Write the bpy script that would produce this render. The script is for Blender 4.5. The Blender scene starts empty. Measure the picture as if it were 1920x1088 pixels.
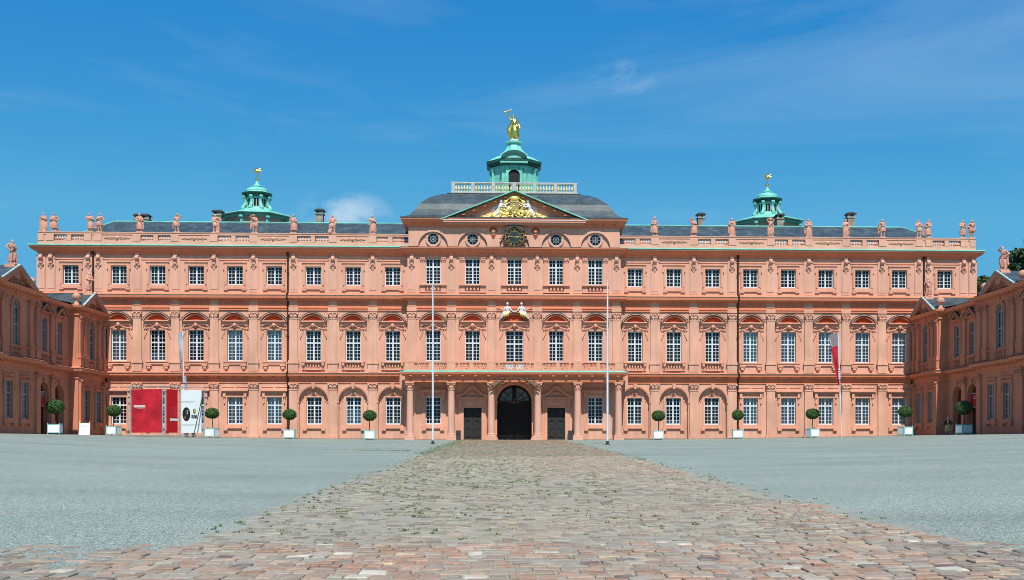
import bpy, bmesh, math, random
import numpy as np
from mathutils import Vector, Matrix, noise
R = math.radians
rnd = random.Random(7)
sc = bpy.context.scene
COL = sc.collection
PI = math.pi

# ------------------------------------------------------------------ materials
MATS = {}
def nodes(m):
    m.use_nodes = True
    nt = m.node_tree
    return nt, nt.nodes, nt.links, nt.nodes['Principled BSDF']

def mat(name, col, rough=.7, metal=0., var=.12, vscale=1.2, bump=0., bscale=25., col2=None, spec=.3):
    """plain surface with world-space mottling"""
    m = bpy.data.materials.new(name)
    nt, N, L, P = nodes(m)
    P.inputs['Roughness'].default_value = rough
    P.inputs['Metallic'].default_value = metal
    P.inputs['Specular IOR Level'].default_value = spec
    geo = N.new('ShaderNodeNewGeometry')
    n = N.new('ShaderNodeTexNoise'); n.inputs['Scale'].default_value = vscale; n.inputs['Detail'].default_value = 6
    L.new(geo.outputs['Position'], n.inputs['Vector'])
    r = N.new('ShaderNodeMapRange'); r.inputs[1].default_value = .3; r.inputs[2].default_value = .7
    L.new(n.outputs['Fac'], r.inputs[0])
    mx = N.new('ShaderNodeMix'); mx.data_type = 'RGBA'
    c2 = col2 if col2 else tuple(c * (1 - var * 2) for c in col)
    mx.inputs[6].default_value = (*c2, 1); mx.inputs[7].default_value = (*[min(1, c * (1 + (0 if col2 else var * .6))) for c in col], 1)
    L.new(r.outputs[0], mx.inputs[0]); L.new(mx.outputs[2], P.inputs['Base Color'])
    if bump:
        b = N.new('ShaderNodeTexNoise'); b.inputs['Scale'].default_value = bscale; b.inputs['Detail'].default_value = 4
        L.new(geo.outputs['Position'], b.inputs['Vector'])
        bp = N.new('ShaderNodeBump'); bp.inputs['Strength'].default_value = bump; bp.inputs['Distance'].default_value = .02
        L.new(b.outputs['Fac'], bp.inputs['Height']); L.new(bp.outputs[0], P.inputs['Normal'])
    MATS[name] = m
    return m

def plaster(name, col, stain=.16):
    m = bpy.data.materials.new(name)
    nt, N, L, P = nodes(m)
    P.inputs['Roughness'].default_value = .85; P.inputs['Specular IOR Level'].default_value = .15
    geo = N.new('ShaderNodeNewGeometry')
    def nz(scale, sx, sz, det=6):
        mp = N.new('ShaderNodeMapping'); mp.inputs['Scale'].default_value = (sx, sx, sz)
        L.new(geo.outputs['Position'], mp.inputs['Vector'])
        n = N.new('ShaderNodeTexNoise'); n.inputs['Scale'].default_value = scale; n.inputs['Detail'].default_value = det
        L.new(mp.outputs[0], n.inputs['Vector']); return n
    big = nz(.35, 1, 1); streak = nz(1.4, 1.6, .16); fine = nz(9, 1, 1, 3)
    def rng(n, a, b, lo, hi):
        r = N.new('ShaderNodeMapRange'); r.inputs[1].default_value = a; r.inputs[2].default_value = b
        r.inputs[3].default_value = lo; r.inputs[4].default_value = hi; L.new(n.outputs['Fac'], r.inputs[0]); return r
    a = rng(big, .3, .7, 1 - stain, 1 + stain * .5); b = rng(streak, .35, .75, 1 + stain * .3, 1 - stain); c = rng(fine, .3, .7, .96, 1.03)
    m1 = N.new('ShaderNodeMath'); m1.operation = 'MULTIPLY'; L.new(a.outputs[0], m1.inputs[0]); L.new(b.outputs[0], m1.inputs[1])
    m2 = N.new('ShaderNodeMath'); m2.operation = 'MULTIPLY'; L.new(m1.outputs[0], m2.inputs[0]); L.new(c.outputs[0], m2.inputs[1])
    mx = N.new('ShaderNodeMix'); mx.data_type = 'RGBA'; mx.blend_type = 'MULTIPLY'; mx.inputs[0].default_value = 1
    mx.inputs[6].default_value = (*col, 1); L.new(m2.outputs[0], mx.inputs[7])
    L.new(mx.outputs[2], P.inputs['Base Color'])
    bp = N.new('ShaderNodeBump'); bp.inputs['Strength'].default_value = .25; bp.inputs['Distance'].default_value = .01
    f2 = nz(30, 1, 1, 3); L.new(f2.outputs['Fac'], bp.inputs['Height']); L.new(bp.outputs[0], P.inputs['Normal'])
    MATS[name] = m
    return m

PINK = (.665, .365, .258)
M_wall = plaster('pink_plaster', PINK)
M_trim = plaster('pink_trim', (.68, .335, .225), .10)
M_corn = plaster('shade_red_trim', (.66, .23, .125), .08)  # same pink paint, reddened so the colour carries the red shade under cornices
M_wing = plaster('shade_red_plaster', (.60, .225, .132))  # palace plaster made redder and darker, wing shade put into the colour
M_attic = plaster('pale_pink_plaster', (.66, .36, .258), .10)
M_col = plaster('pink_sandstone', (.67, .37, .27), .12)
M_red = plaster('red_plaster', (.50, .085, .03), .10)
M_white = mat('white_paint', (.62, .67, .70), .45, var=.05, vscale=3)
M_grey = mat('grey_steel', (.42, .45, .47), .4, metal=.3, var=.06)
M_lead = mat('lead_flashing', (.10, .105, .10), .6, var=.25, vscale=2)
M_zinc = mat('zinc_sheet', (.46, .50, .50), .55, var=.12, vscale=1.5)
M_teal = mat('green_copper', (.24, .62, .50), .55, var=.16, vscale=.9, col2=(.13, .46, .37))
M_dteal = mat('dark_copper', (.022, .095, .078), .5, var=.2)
M_gold = mat('gilding', (1.0, .66, .14), .28, metal=1., var=.1, vscale=6)
M_sgold = mat('gilded_relief', (.95, .69, .21), .38, metal=.6, var=.12, vscale=5)
M_ogold = mat('old_gold', (.52, .39, .14), .45, metal=.5, var=.2)
M_marble = mat('white_stone', (.62, .61, .60), .5, var=.08)
M_statue = plaster('statue_sandstone', (.62, .31, .22), .18)
M_pipe = mat('brown_downpipe', (.05, .022, .016), .5)
M_door = mat('black_door', (.028, .028, .026), .55, var=.2, vscale=4)
M_gate = mat('gate_wood', (.012, .012, .013), .6, var=.2, vscale=4)
M_kick = mat('gate_kickboard', (.045, .042, .04), .6, var=.2, vscale=4)
M_brown = mat('brown_stone', (.17, .095, .055), .6, var=.2, vscale=4)
M_dial = mat('clock_dial', (.03, .04, .05), .4)
M_kerb = mat('kerb_stone', (.18, .14, .11), .9, var=.3, vscale=3)
M_tubteal = mat('teal_paint', (.22, .55, .53), .45, var=.05)
M_tubwhite = mat('tub_white', (.80, .84, .86), .5, var=.04)
M_stem = mat('bark', (.09, .055, .035), .9, var=.3, vscale=8, bump=.5)
M_banner = mat('red_banner', (.52, .018, .035), .6, var=.22, vscale=1.0)
M_dbanner = mat('crimson_banner', (.42, .004, .008), .6, var=.05)
M_wbanner = mat('white_banner', (.70, .76, .76), .6, var=.04)
M_gbanner = mat('grey_banner', (.20, .18, .20), .6, var=.06)
M_black = mat('black_print', (.015, .014, .013), .5)
M_skin = mat('skin', (.55, .33, .24), .6, var=.05)
M_yellow = mat('yellow_cloth', (.62, .50, .16), .8, var=.2, vscale=6)
M_dark = mat('dark_cloth', (.022, .02, .018), .8, var=.2)
M_pale = mat('pale_print', (.62, .50, .50), .7, var=.05)
M_cap = mat('chimney_stone', (.36, .32, .26), .9, var=.25, vscale=2)
M_blind = mat('grey_shutter', (.20, .20, .20), .6, var=.12, vscale=3)
M_curtain = mat('white_curtain', (.66, .72, .73), .8, var=.08, vscale=2)
M_bin = mat('dark_metal', (.05, .05, .052), .5)
M_passage = plaster('passage_plaster', (.30, .09, .05), .15)

def slate():
    m = bpy.data.materials.new('slate'); nt, N, L, P = nodes(m)
    P.inputs['Roughness'].default_value = .45; P.inputs['Specular IOR Level'].default_value = .5
    geo = N.new('ShaderNodeNewGeometry')
    mp = N.new('ShaderNodeMapping'); mp.inputs['Scale'].default_value = (1, .0, 1.0)
    L.new(geo.outputs['Position'], mp.inputs['Vector'])
    sx = N.new('ShaderNodeSeparateXYZ'); L.new(geo.outputs['Position'], sx.inputs[0])
    ad = N.new('ShaderNodeMath'); ad.operation = 'MULTIPLY_ADD'; ad.inputs[1].default_value = .37; L.new(sx.outputs[1], ad.inputs[0]); L.new(sx.outputs[0], ad.inputs[2])
    cb = N.new('ShaderNodeCombineXYZ'); L.new(ad.outputs[0], cb.inputs[0]); L.new(sx.outputs[2], cb.inputs[1])
    br = N.new('ShaderNodeTexBrick'); br.inputs['Scale'].default_value = 1; br.inputs['Brick Width'].default_value = .30
    br.inputs['Row Height'].default_value = .12; br.inputs['Mortar Size'].default_value = .012; br.inputs['Bias'].default_value = -.1
    br.inputs['Color1'].default_value = (.036, .056, .06, 1); br.inputs['Color2'].default_value = (.068, .096, .098, 1); br.inputs['Mortar'].default_value = (.03, .035, .04, 1)
    L.new(cb.outputs[0], br.inputs['Vector'])
    n = N.new('ShaderNodeTexNoise'); n.inputs['Scale'].default_value = .8; n.inputs['Detail'].default_value = 6; L.new(geo.outputs['Position'], n.inputs['Vector'])
    r = N.new('ShaderNodeMapRange'); r.inputs[1].default_value = .3; r.inputs[2].default_value = .7; r.inputs[3].default_value = .65; r.inputs[4].default_value = 1.45; L.new(n.outputs['Fac'], r.inputs[0])
    mx = N.new('ShaderNodeMix'); mx.data_type = 'RGBA'; mx.blend_type = 'MULTIPLY'; mx.inputs[0].default_value = 1
    L.new(br.outputs['Color'], mx.inputs[6]); L.new(r.outputs[0], mx.inputs[7]); L.new(mx.outputs[2], P.inputs['Base Color'])
    bp = N.new('ShaderNodeBump'); bp.inputs['Strength'].default_value = .6; bp.inputs['Distance'].default_value = .03; L.new(br.outputs['Color'], bp.inputs['Height']); L.new(bp.outputs[0], P.inputs['Normal'])
    return m
M_slate = slate()

def pane_mat():
    m = bpy.data.materials.new('window_glass'); nt, N, L, P = nodes(m)
    P.inputs['Base Color'].default_value = (.010, .012, .014, 1); P.inputs['Roughness'].default_value = .08
    P.inputs['Specular IOR Level'].default_value = .3
    geo = N.new('ShaderNodeNewGeometry')
    n = N.new('ShaderNodeTexNoise'); n.inputs['Scale'].default_value = 3.; L.new(geo.outputs['Position'], n.inputs['Vector'])
    bp = N.new('ShaderNodeBump'); bp.inputs['Strength'].default_value = .12; bp.inputs['Distance'].default_value = .05
    L.new(n.outputs['Fac'], bp.inputs['Height']); L.new(bp.outputs[0], P.inputs['Normal'])
    return m
M_pane = pane_mat()
def clear_pane():
    m = bpy.data.materials.new('clear_glass'); m.use_nodes = True; N = m.node_tree.nodes; L = m.node_tree.links
    N.clear(); o = N.new('ShaderNodeOutputMaterial'); t = N.new('ShaderNodeBsdfTransparent'); g = N.new('ShaderNodeBsdfGlossy')
    t.inputs[0].default_value = (.82, .88, .9, 1); g.inputs['Roughness'].default_value = .05
    fr = N.new('ShaderNodeFresnel'); mx = N.new('ShaderNodeMixShader')
    L.new(fr.outputs[0], mx.inputs[0]); L.new(t.outputs[0], mx.inputs[1]); L.new(g.outputs[0], mx.inputs[2]); L.new(mx.outputs[0], o.inputs[0])
    return m
M_clear = clear_pane()

def leaf_mat(name, a, b):
    m = bpy.data.materials.new(name); nt, N, L, P = nodes(m)
    P.inputs['Roughness'].default_value = .5
    at = N.new('ShaderNodeAttribute'); at.attribute_name = 'rnd'
    mx = N.new('ShaderNodeMix'); mx.data_type = 'RGBA'; mx.inputs[6].default_value = (*a, 1); mx.inputs[7].default_value = (*b, 1)
    L.new(at.outputs['Fac'], mx.inputs[0]); L.new(mx.outputs[2], P.inputs['Base Color'])
    return m
M_box = leaf_mat('box_leaves', (.015, .05, .008), (.07, .17, .026))
M_leaf = leaf_mat('tree_leaves', (.022, .050, .012), (.065, .115, .03))
M_grass = leaf_mat('grass_blades', (.07, .12, .02), (.18, .25, .055))

# ------------------------------------------------------------------ mesh builder
class MB:
    def __init__(s): s.v = []; s.f = []; s.mi = []; s.cur = 0
    def add(s, vs, fs):
        o = len(s.v); s.v += [tuple(p) for p in vs]
        for f in fs: s.f.append(tuple(i + o for i in f)); s.mi.append(s.cur)
    def box(s, x0, x1, y0, y1, z0, z1):
        if x0 > x1: x0, x1 = x1, x0
        s.add([(x0,y0,z0),(x1,y0,z0),(x1,y1,z0),(x0,y1,z0),(x0,y0,z1),(x1,y0,z1),(x1,y1,z1),(x0,y1,z1)],
              [(0,3,2,1),(4,5,6,7),(0,1,5,4),(1,2,6,5),(2,3,7,6),(3,0,4,7)])
    def taper(s, cx, cy, z0, z1, hx0, hy0, hx1, hy1):
        s.add([(cx-hx0,cy-hy0,z0),(cx+hx0,cy-hy0,z0),(cx+hx0,cy+hy0,z0),(cx-hx0,cy+hy0,z0),(cx-hx1,cy-hy1,z1),(cx+hx1,cy-hy1,z1),(cx+hx1,cy+hy1,z1),(cx-hx1,cy+hy1,z1)],
              [(0,3,2,1),(4,5,6,7),(0,1,5,4),(1,2,6,5),(2,3,7,6),(3,0,4,7)])
    def quad(s, a, b, c, d): s.add([a,b,c,d], [(0,1,2,3)])
    def prism_y(s, poly, y0, y1):
        n = len(poly)
        s.add([(x,y0,z) for x,z in poly] + [(x,y1,z) for x,z in poly],
              [tuple(range(n)), tuple(range(2*n-1, n-1, -1))] + [(i, i+n, (i+1)%n+n, (i+1)%n) for i in range(n)])
    def prism_x(s, poly, x0, x1):
        n = len(poly)
        s.add([(x0,y,z) for y,z in poly] + [(x1,y,z) for y,z in poly],
              [tuple(range(n)), tuple(range(2*n-1, n-1, -1))] + [(i, i+n, (i+1)%n+n, (i+1)%n) for i in range(n)])
    def sweep(s, path, prof, closed=False):
        """moulding: plan path (x,y), outward = right of travel; prof (offset, z)"""
        n = len(path); offs = []
        for i in range(n):
            def nrm(a, b):
                d = Vector((b[0]-a[0], b[1]-a[1])).normalized(); return Vector((d.y, -d.x))
            ns = []
            if i > 0 or closed: ns.append(nrm(path[i-1], path[i]))
            if i < n-1 or closed: ns.append(nrm(path[i], path[(i+1)%n]))
            if len(ns) == 2:
                m = ns[0] + ns[1]; m = m / max(.3, (1 + ns[0].dot(ns[1])))
            else: m = ns[0]
            offs.append(m)
        k = len(prof); vs = []
        for (x, y), m in zip(path, offs):
            for o, z in prof: vs.append((x + m.x*o, y + m.y*o, z))
        fs = []
        for i in range(n if closed else n-1):
            j = (i+1) % n
            for q in range(k-1): fs.append((i*k+q, j*k+q, j*k+q+1, i*k+q+1))
        if not closed:
            fs.append(tuple(range(k))); fs.append(tuple(range((n-1)*k + k-1, (n-1)*k - 1, -1)))
        s.add(vs, fs)
    def lathe(s, cx, cy, prof, n=12, ry=1., a0=0., rot=0.):
        k = len(prof); vs = []
        for i in range(n):
            a = 2*PI*i/n + rot
            for r, z in prof: vs.append((cx + r*math.cos(a), cy + r*ry*math.sin(a), z))
        fs = []
        for i in range(n):
            j = (i+1) % n
            for q in range(k-1): fs.append((i*k+q, j*k+q, j*k+q+1, i*k+q+1))
        fs.append(tuple(i*k for i in range(n))[::-1]); fs.append(tuple(i*k+k-1 for i in range(n)))
        s.add(vs, fs)
    def tube(s, p, q, r0, r1=None, n=8, caps=True):
        p = Vector(p); q = Vector(q); r1 = r0 if r1 is None else r1
        d = (q-p).normalized(); u = d.orthogonal().normalized(); w = d.cross(u); vs = []
        for c, r in ((p, r0), (q, r1)):
            for i in range(n):
                a = 2*PI*i/n; vs.append(tuple(c + u*(r*math.cos(a)) + w*(r*math.sin(a))))
        fs = [(i, (i+1)%n, (i+1)%n+n, i+n) for i in range(n)]
        if caps: fs += [tuple(range(n))[::-1], tuple(range(n, 2*n))]
        s.add(vs, fs)
    def ball(s, c, r, nu=10, nv=6, rotz=0., roty=0.):
        if not hasattr(r, '__len__'): r = (r, r, r)
        M = Matrix.Rotation(rotz, 3, 'Z') @ Matrix.Rotation(roty, 3, 'Y'); c = Vector(c)
        vs = [tuple(c + M @ Vector((0,0,-r[2])))]
        for j in range(1, nv):
            b = -PI/2 + PI*j/nv
            for i in range(nu):
                a = 2*PI*i/nu; vs.append(tuple(c + M @ Vector((r[0]*math.cos(b)*math.cos(a), r[1]*math.cos(b)*math.sin(a), r[2]*math.sin(b)))))
        vs.append(tuple(c + M @ Vector((0,0,r[2])))); fs = []
        for i in range(nu): fs.append((0, 1+(i+1)%nu, 1+i))
        for j in range(nv-2):
            for i in range(nu): a = 1+j*nu+i; b2 = 1+j*nu+(i+1)%nu; fs.append((a, b2, b2+nu, a+nu))
        t = len(vs)-1; o = 1+(nv-2)*nu
        for i in range(nu): fs.append((o+i, o+(i+1)%nu, t))
        s.add(vs, fs)
    def arcband(s, cx, cz, r0, r1, y0, y1, a0=0., a1=PI, n=16, sz=1.):
        """ring segment in the x-z plane, thick in y"""
        for i in range(n):
            p = []
            for a in (a0+(a1-a0)*i/n, a0+(a1-a0)*(i+1)/n):
                for r in (r0, r1): p.append((cx+r*math.cos(a), cz+r*sz*math.sin(a)))
            s.prism_y([p[0], p[1], p[3], p[2]], y0, y1)
    def disc(s, cx, cz, r, y0, y1, n=24, rz=None):
        rz = r if rz is None else rz
        s.prism_y([(cx+r*math.cos(2*PI*i/n), cz+rz*math.sin(2*PI*i/n)) for i in range(n)], y0, y1)
    def mesh(s, name, mats, smooth=False, weld=False):
        me = bpy.data.meshes.new(name); me.from_pydata(s.v, [], s.f)
        if not isinstance(mats, (list, tuple)): mats = [mats]
        for m in mats: me.materials.append(m)
        if len(mats) > 1: me.polygons.foreach_set('material_index', s.mi)
        bm = bmesh.new(); bm.from_mesh(me)
        if weld: bmesh.ops.remove_doubles(bm, verts=bm.verts, dist=1e-4)
        bmesh.ops.recalc_face_normals(bm, faces=bm.faces)
        bm.to_mesh(me); bm.free()
        if smooth: me.polygons.foreach_set('use_smooth', [True]*len(me.polygons))
        me.update(); return me
    def build(s, name, mats, parent=None, loc=(0,0,0), smooth=False, weld=False):
        return put(name, s.mesh(name, mats, smooth, weld), parent, loc)

def put(name, me, parent=None, loc=(0,0,0), rz=0.):
    o = bpy.data.objects.new(name, me); COL.objects.link(o); o.location = loc; o.rotation_euler = (0, 0, rz)
    if parent: o.parent = parent
    return o
def tag(o, label, cat, group=None):
    o['label'] = label; o['category'] = cat
    if group: o['group'] = group
    return o
def thing(name, label, cat, loc=(0,0,0), rz=0., group=None):
    return tag(put(name, None, None, loc, rz), label, cat, group)
def struct(o, kind='structure'): o['kind'] = kind; return o

def wall_grid(mb, x0, x1, z0, z1, holes, y, th):
    xs = sorted({x0, x1, *[h[0] for h in holes], *[h[1] for h in holes]}); zs = sorted({z0, z1, *[h[2] for h in holes], *[h[3] for h in holes]})
    for a, b in zip(xs, xs[1:]):
        for c, d in zip(zs, zs[1:]):
            mx, mz = (a+b)/2, (c+d)/2
            if any(h[0] < mx < h[1] and h[2] < mz < h[3] for h in holes): continue
            mb.quad((a,y,c), (b,y,c), (b,y,d), (a,y,d))
    for a, b, c, d in holes:
        mb.quad((a,y,c),(a,y,d),(a,y+th,d),(a,y+th,c)); mb.quad((b,y,c),(b,y+th,c),(b,y+th,d),(b,y,d))
        mb.quad((a,y,c),(a,y+th,c),(b,y+th,c),(b,y,c)); mb.quad((a,y,d),(b,y,d),(b,y+th,d),(a,y+th,d))
def arch_cell(mb, x0, x1, z0, z1, cx, r, zs, zb, y, th, n=20):
    """wall cell x0..x1, z0..z1 with an arched opening (springing zs, bottom zb)"""
    if zb > z0: mb.quad((x0,y,z0),(x1,y,z0),(x1,y,zb),(x0,y,zb))
    mb.quad((x0,y,zb),(cx-r,y,zb),(cx-r,y,zs),(x0,y,zs)); mb.quad((cx+r,y,zb),(x1,y,zb),(x1,y,zs),(cx+r,y,zs))
    mb.quad((x0,y,zs),(cx-r,y,zs),(cx-r,y,z1),(x0,y,z1)); mb.quad((cx+r,y,zs),(x1,y,zs),(x1,y,z1),(cx+r,y,z1))
    pts = [(cx - r*math.cos(PI*i/n), zs + r*math.sin(PI*i/n)) for i in range(n+1)]
    for (a, b), (c, d) in zip(pts, pts[1:]):
        mb.quad((a,y,b),(c,y,d),(c,y,z1),(a,y,z1)); mb.quad((a,y,b),(a,y+th,b),(c,y+th,d),(c,y,d))
    mb.quad((cx-r,y,zb),(cx-r,y+th,zb),(cx-r,y+th,zs),(cx-r,y,zs)); mb.quad((cx+r,y,zb),(cx+r,y,zs),(cx+r,y+th,zs),(cx+r,y+th,zb))

def fuse(mb, name, m_, voxel, smooth_it=2):
    me = mb.mesh(name + '_raw', m_)
    o = bpy.data.objects.new('raw', me); COL.objects.link(o)
    md = o.modifiers.new('r', 'REMESH'); md.mode = 'VOXEL'; md.voxel_size = voxel; md.use_smooth_shade = True
    sm = o.modifiers.new('s', 'SMOOTH'); sm.factor = .4; sm.iterations = smooth_it
    dg = bpy.context.evaluated_depsgraph_get(); ev = o.evaluated_get(dg)
    out = bpy.data.meshes.new_from_object(ev); out.name = name
    bpy.data.objects.remove(o); bpy.data.meshes.remove(me)
    out.materials.clear(); out.materials.append(m_)
    out.polygons.foreach_set('use_smooth', [True]*len(out.polygons)); return out

# ------------------------------------------------------------------ ground
def gz(x, y):
    base = .0174 * min(y, 0.); s = min(1., (x/43.)**2)
    return base*(1-s) + .5*s

# ------------------------------------------------------------------ facade kit (x along wall, -y outward, z up)
def window_meshes(key, hw, h, tz, rt, rb, arch=False, fm=None, pm=None):
    """white frame with bars (origin: middle of the sill) and its pane"""
    m = MB(); y0, y1 = 0, .07
    def rows(z0, z1, n):
        for i in range(1, n): z = z0 + (z1-z0)*i/n; m.box(-hw+.08, hw-.08, y0+.02, y1-.01, z-.021, z+.021)
    m.box(-hw, -hw+.085, y0, y1, 0, h); m.box(hw-.085, hw, y0, y1, 0, h)
    m.box(-hw+.085, hw-.085, y0, y1, 0, .12)
    if not arch: m.box(-hw+.085, hw-.085, y0, y1, h-.085, h)
    m.box(-.075, .075, y0-.012, y1, .12, h-.085 if not arch else h+hw*.9)
    for sx in (-1, 1): x = sx*(hw-.085+.075)/2; m.box(x-.021, x+.021, y0+.022, y1-.012, .12, h-.085)
    if tz:
        m.box(-hw+.085, hw-.085, y0-.006, y1, tz-.07, tz+.07); rows(tz+.07, h-.05, rt); rows(.12, tz-.07, rb)
    else: rows(.12, h-.05, rb)
    if arch:
        m.arcband(0, h, hw-.085, hw, y0, y1, n=14); m.box(-hw+.085, hw-.085, y0-.006, y1, h-.06, h+.06)
        for a in (PI*.28, PI*.72): m.tube((0, .035, h), (hw*.93*math.cos(a), .035, h+hw*.93*math.sin(a)), .028, n=4)
        m.arcband(0, h, hw*.5, hw*.5+.05, y0+.02, y1-.01, n=10)
    f = m.mesh('window_frame_' + key, fm or M_white)
    p = MB()
    if arch: p.add([(-hw,.05,0),(hw,.05,0)] + [(hw*math.cos(PI*i/14), .05, h+hw*math.sin(PI*i/14)) for i in range(15)], [tuple(range(17))])
    else: p.quad((-hw,.05,0),(hw,.05,0),(hw,.05,h),(-hw,.05,h))
    c = MB(); n = 14; zb, zt = .02, h-.02
    for sx in (-1, 1):
        xs = [sx*(.04 + (hw-.06)*i/n) for i in range(n+1)]
        for i in range(n): c.quad((xs[i], .16+.035*(i % 2), zb), (xs[i+1], .16+.035*((i+1) % 2), zb), (xs[i+1], .16+.035*((i+1) % 2), zt), (xs[i], .16+.035*(i % 2), zt))
    return dict(frame=f, pane=p.mesh('pane_'+key, pm or M_pane), clear=p.mesh('clear_pane_'+key, M_clear), curtain=c.mesh('curtain_'+key, M_curtain), hw=hw, h=h)
W2 = window_meshes('square', .80, 1.93, None, 0, 5)
W1 = window_meshes('tall', .78, 3.20, 1.91, 3, 5)
W0 = window_meshes('low', .78, 2.82, 1.97, 2, 5)
WC = window_meshes('upper', .78, 2.67, 1.83, 2, 5)
WD = window_meshes('balcony', .93, 3.72, 2.35, 3, 6)
M_shadeframe = mat('grey_window_paint', (.30, .33, .35), .6, var=.06)  # white frames greyed, the grey stands for shade on the wings
M_shadepane = mat('dull_shade_glass', (.014, .017, .02), .5, var=.3, vscale=3, spec=.06)  # sheen cut down so the wing panes look shaded
WG0 = window_meshes('wing_low', .66, 3.1, 2.1, 2, 5, False, M_shadeframe, M_shadepane)
WG1 = window_meshes('wing_tall', .62, 3.0, 2.0, 2, 5, False, M_shadeframe, M_shadepane)
WGA = window_meshes('wing_arched', .68, 3.2, 1.75, 2, 4, True, M_shadeframe, M_shadepane)

def scroll_head(m, x, z, y, s=1.):
    m.lathe(x, y, [(.02*s, z-.17*s), (.13*s, z-.12*s), (.17*s, z), (.13*s, z+.13*s), (.03*s, z+.18*s)], n=8)

# --- surrounds
def surround_first(balusters, wide=1.):
    m = MB(); k = wide
    hw = .78*k
    for sx in (-1, 1):
        a, b = sorted((sx*hw*1.005, sx*(hw+.24))); m.box(a, b, -.10, .05, -.02, 3.30)
        a, b = sorted((sx*(hw+.24), sx*(hw+.46))); m.box(a, b, -.055, .05, -.02, 3.80)
        a, b = sorted((sx*(hw+.42), sx*(hw+.60))); m.box(a, b, -.13, .05, 3.30, 3.62)                     # ears
        a, b = sorted((sx*(hw+.30), sx*(hw+.62))); m.box(a, b, -.20, .05, 3.62, 3.72)
        for i in range(4): m.ball((sx*(hw+.22+.11*i), -.10, 3.06-.20*i), (.065, .07, .09), 6, 4)          # hanging drops
        # swan-neck mouldings under the hood
        for i in range(6):
            t0, t1 = i/6, (i+1)/6
            p = lambda t: (sx*(.20 + (hw+.18)*t), -.16, 3.68 - .36*(t**.55))
            m.tube(p(t0), p(t1), .06, n=5)
        m.box(*sorted((sx*(hw+.26), sx*(hw+.58))), -.22, .05, 3.72, 4.05)
    m.box(-hw, hw, -.10, .05, 3.205, 3.34)
    m.box(-(hw+.26), hw+.26, -.20, .05, 3.72, 4.05)
    scroll_head(m, 0, 3.70, -.27, 1.25); m.ball((0, -.20, 3.45), (.10, .10, .12), 8, 5)
    m.box(-.06, .06, -.2, .02, 3.30, 3.36)
    W = hw + .59
    m.box(-W, W, -.42, .05, 4.05, 4.17)                                                                   # hood cornice
    # segmental pediment
    cz = 4.17 - .70; Ro = math.hypot(W, .70); a0 = math.asin(.70/Ro)
    m.arcband(0, cz, Ro-.09, Ro, -.54, .05, a0, PI-a0, 16)
    m.arcband(0, cz, Ro-.235, Ro-.09, -.20, .05, a0+.04, PI-a0-.04, 16)
    m.arcband(0, cz, Ro-.29, Ro-.235, -.40, .05, a0+.09, PI-a0-.09, 16)
    # sill and apron
    m.box(-(hw+.42), hw+.42, -.34 if balusters else -.20, .05, -.14, -.025)
    if balusters:
        for sx in (-1, 1):
            m.box(*sorted((sx*(hw+.02), sx*(hw+.40))), -.12, .05, -.9, -.14); scroll_head(m, sx*(hw+.22), -.35, -.22, 1.)
            m.box(*sorted((sx*(hw+.08), sx*(hw+.34))), -.20, .05, -.88, -.80)
        m.box(-hw, hw, -.24, .05, -.92, -.80)
        for i in range(5): baluster(m, -.58*k + .29*k*i, -.15, -.80, .64, .085)
    else:
        m.box(-(hw+.38), hw+.38, -.13, .05, -.36, -.14)
        for sx in (-1, 1):
            m.box(*sorted((sx*(hw-.18), sx*(hw+.40))), -.22, .05, -.52, -.38); m.box(*sorted((sx*(hw-.06), sx*(hw+.28))), -.17, .05, -.80, -.52)
            m.box(*sorted((sx*(hw-.02), sx*(hw+.24))), -.24, .05, -.80, -.74)
    return m.mesh('surround_first', M_trim)
def tympanum_first(wide=1.):
    m = MB(); hw = .78*wide; W = hw+.59; cz = 4.17-.70; Ro = math.hypot(W, .70); a0 = math.asin(.70/Ro)
    r = Ro-.28; n = 14; a1 = math.asin(min(1, .71/r))
    m.add([(r*math.cos(a1+(PI-2*a1)*i/n), -.10, cz+r*math.sin(a1+(PI-2*a1)*i/n)) for i in range(n+1)], [tuple(range(n+1))])
    return m.mesh('tympanum', M_red)
def flashing_first(wide=1.):
    m = MB(); hw = .78*wide; W = hw+.59; cz = 4.17-.70; Ro = math.hypot(W, .70); a0 = math.asin(.70/Ro)
    m.arcband(0, cz, Ro+.003, Ro+.05, -.57, .02, a0-.02, PI-a0+.02, 16)
    return m.mesh('flashing', M_lead)
def baluster(m, x, y, z, h, r, n=8):
    m.box(x-r*.95, x+r*.95, y-r*.95, y+r*.95, z, z+h*.10); m.box(x-r*.95, x+r*.95, y-r*.95, y+r*.95, z+h*.90, z+h)
    m.lathe(x, y, [(r*.55, z+h*.10), (r*.5, z+h*.16), (r*1.1, z+h*.34), (r*1.0, z+h*.46), (r*.5, z+h*.70), (r*.42, z+h*.80), (r*.7, z+h*.86), (r*.55, z+h*.90)], n)
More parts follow.
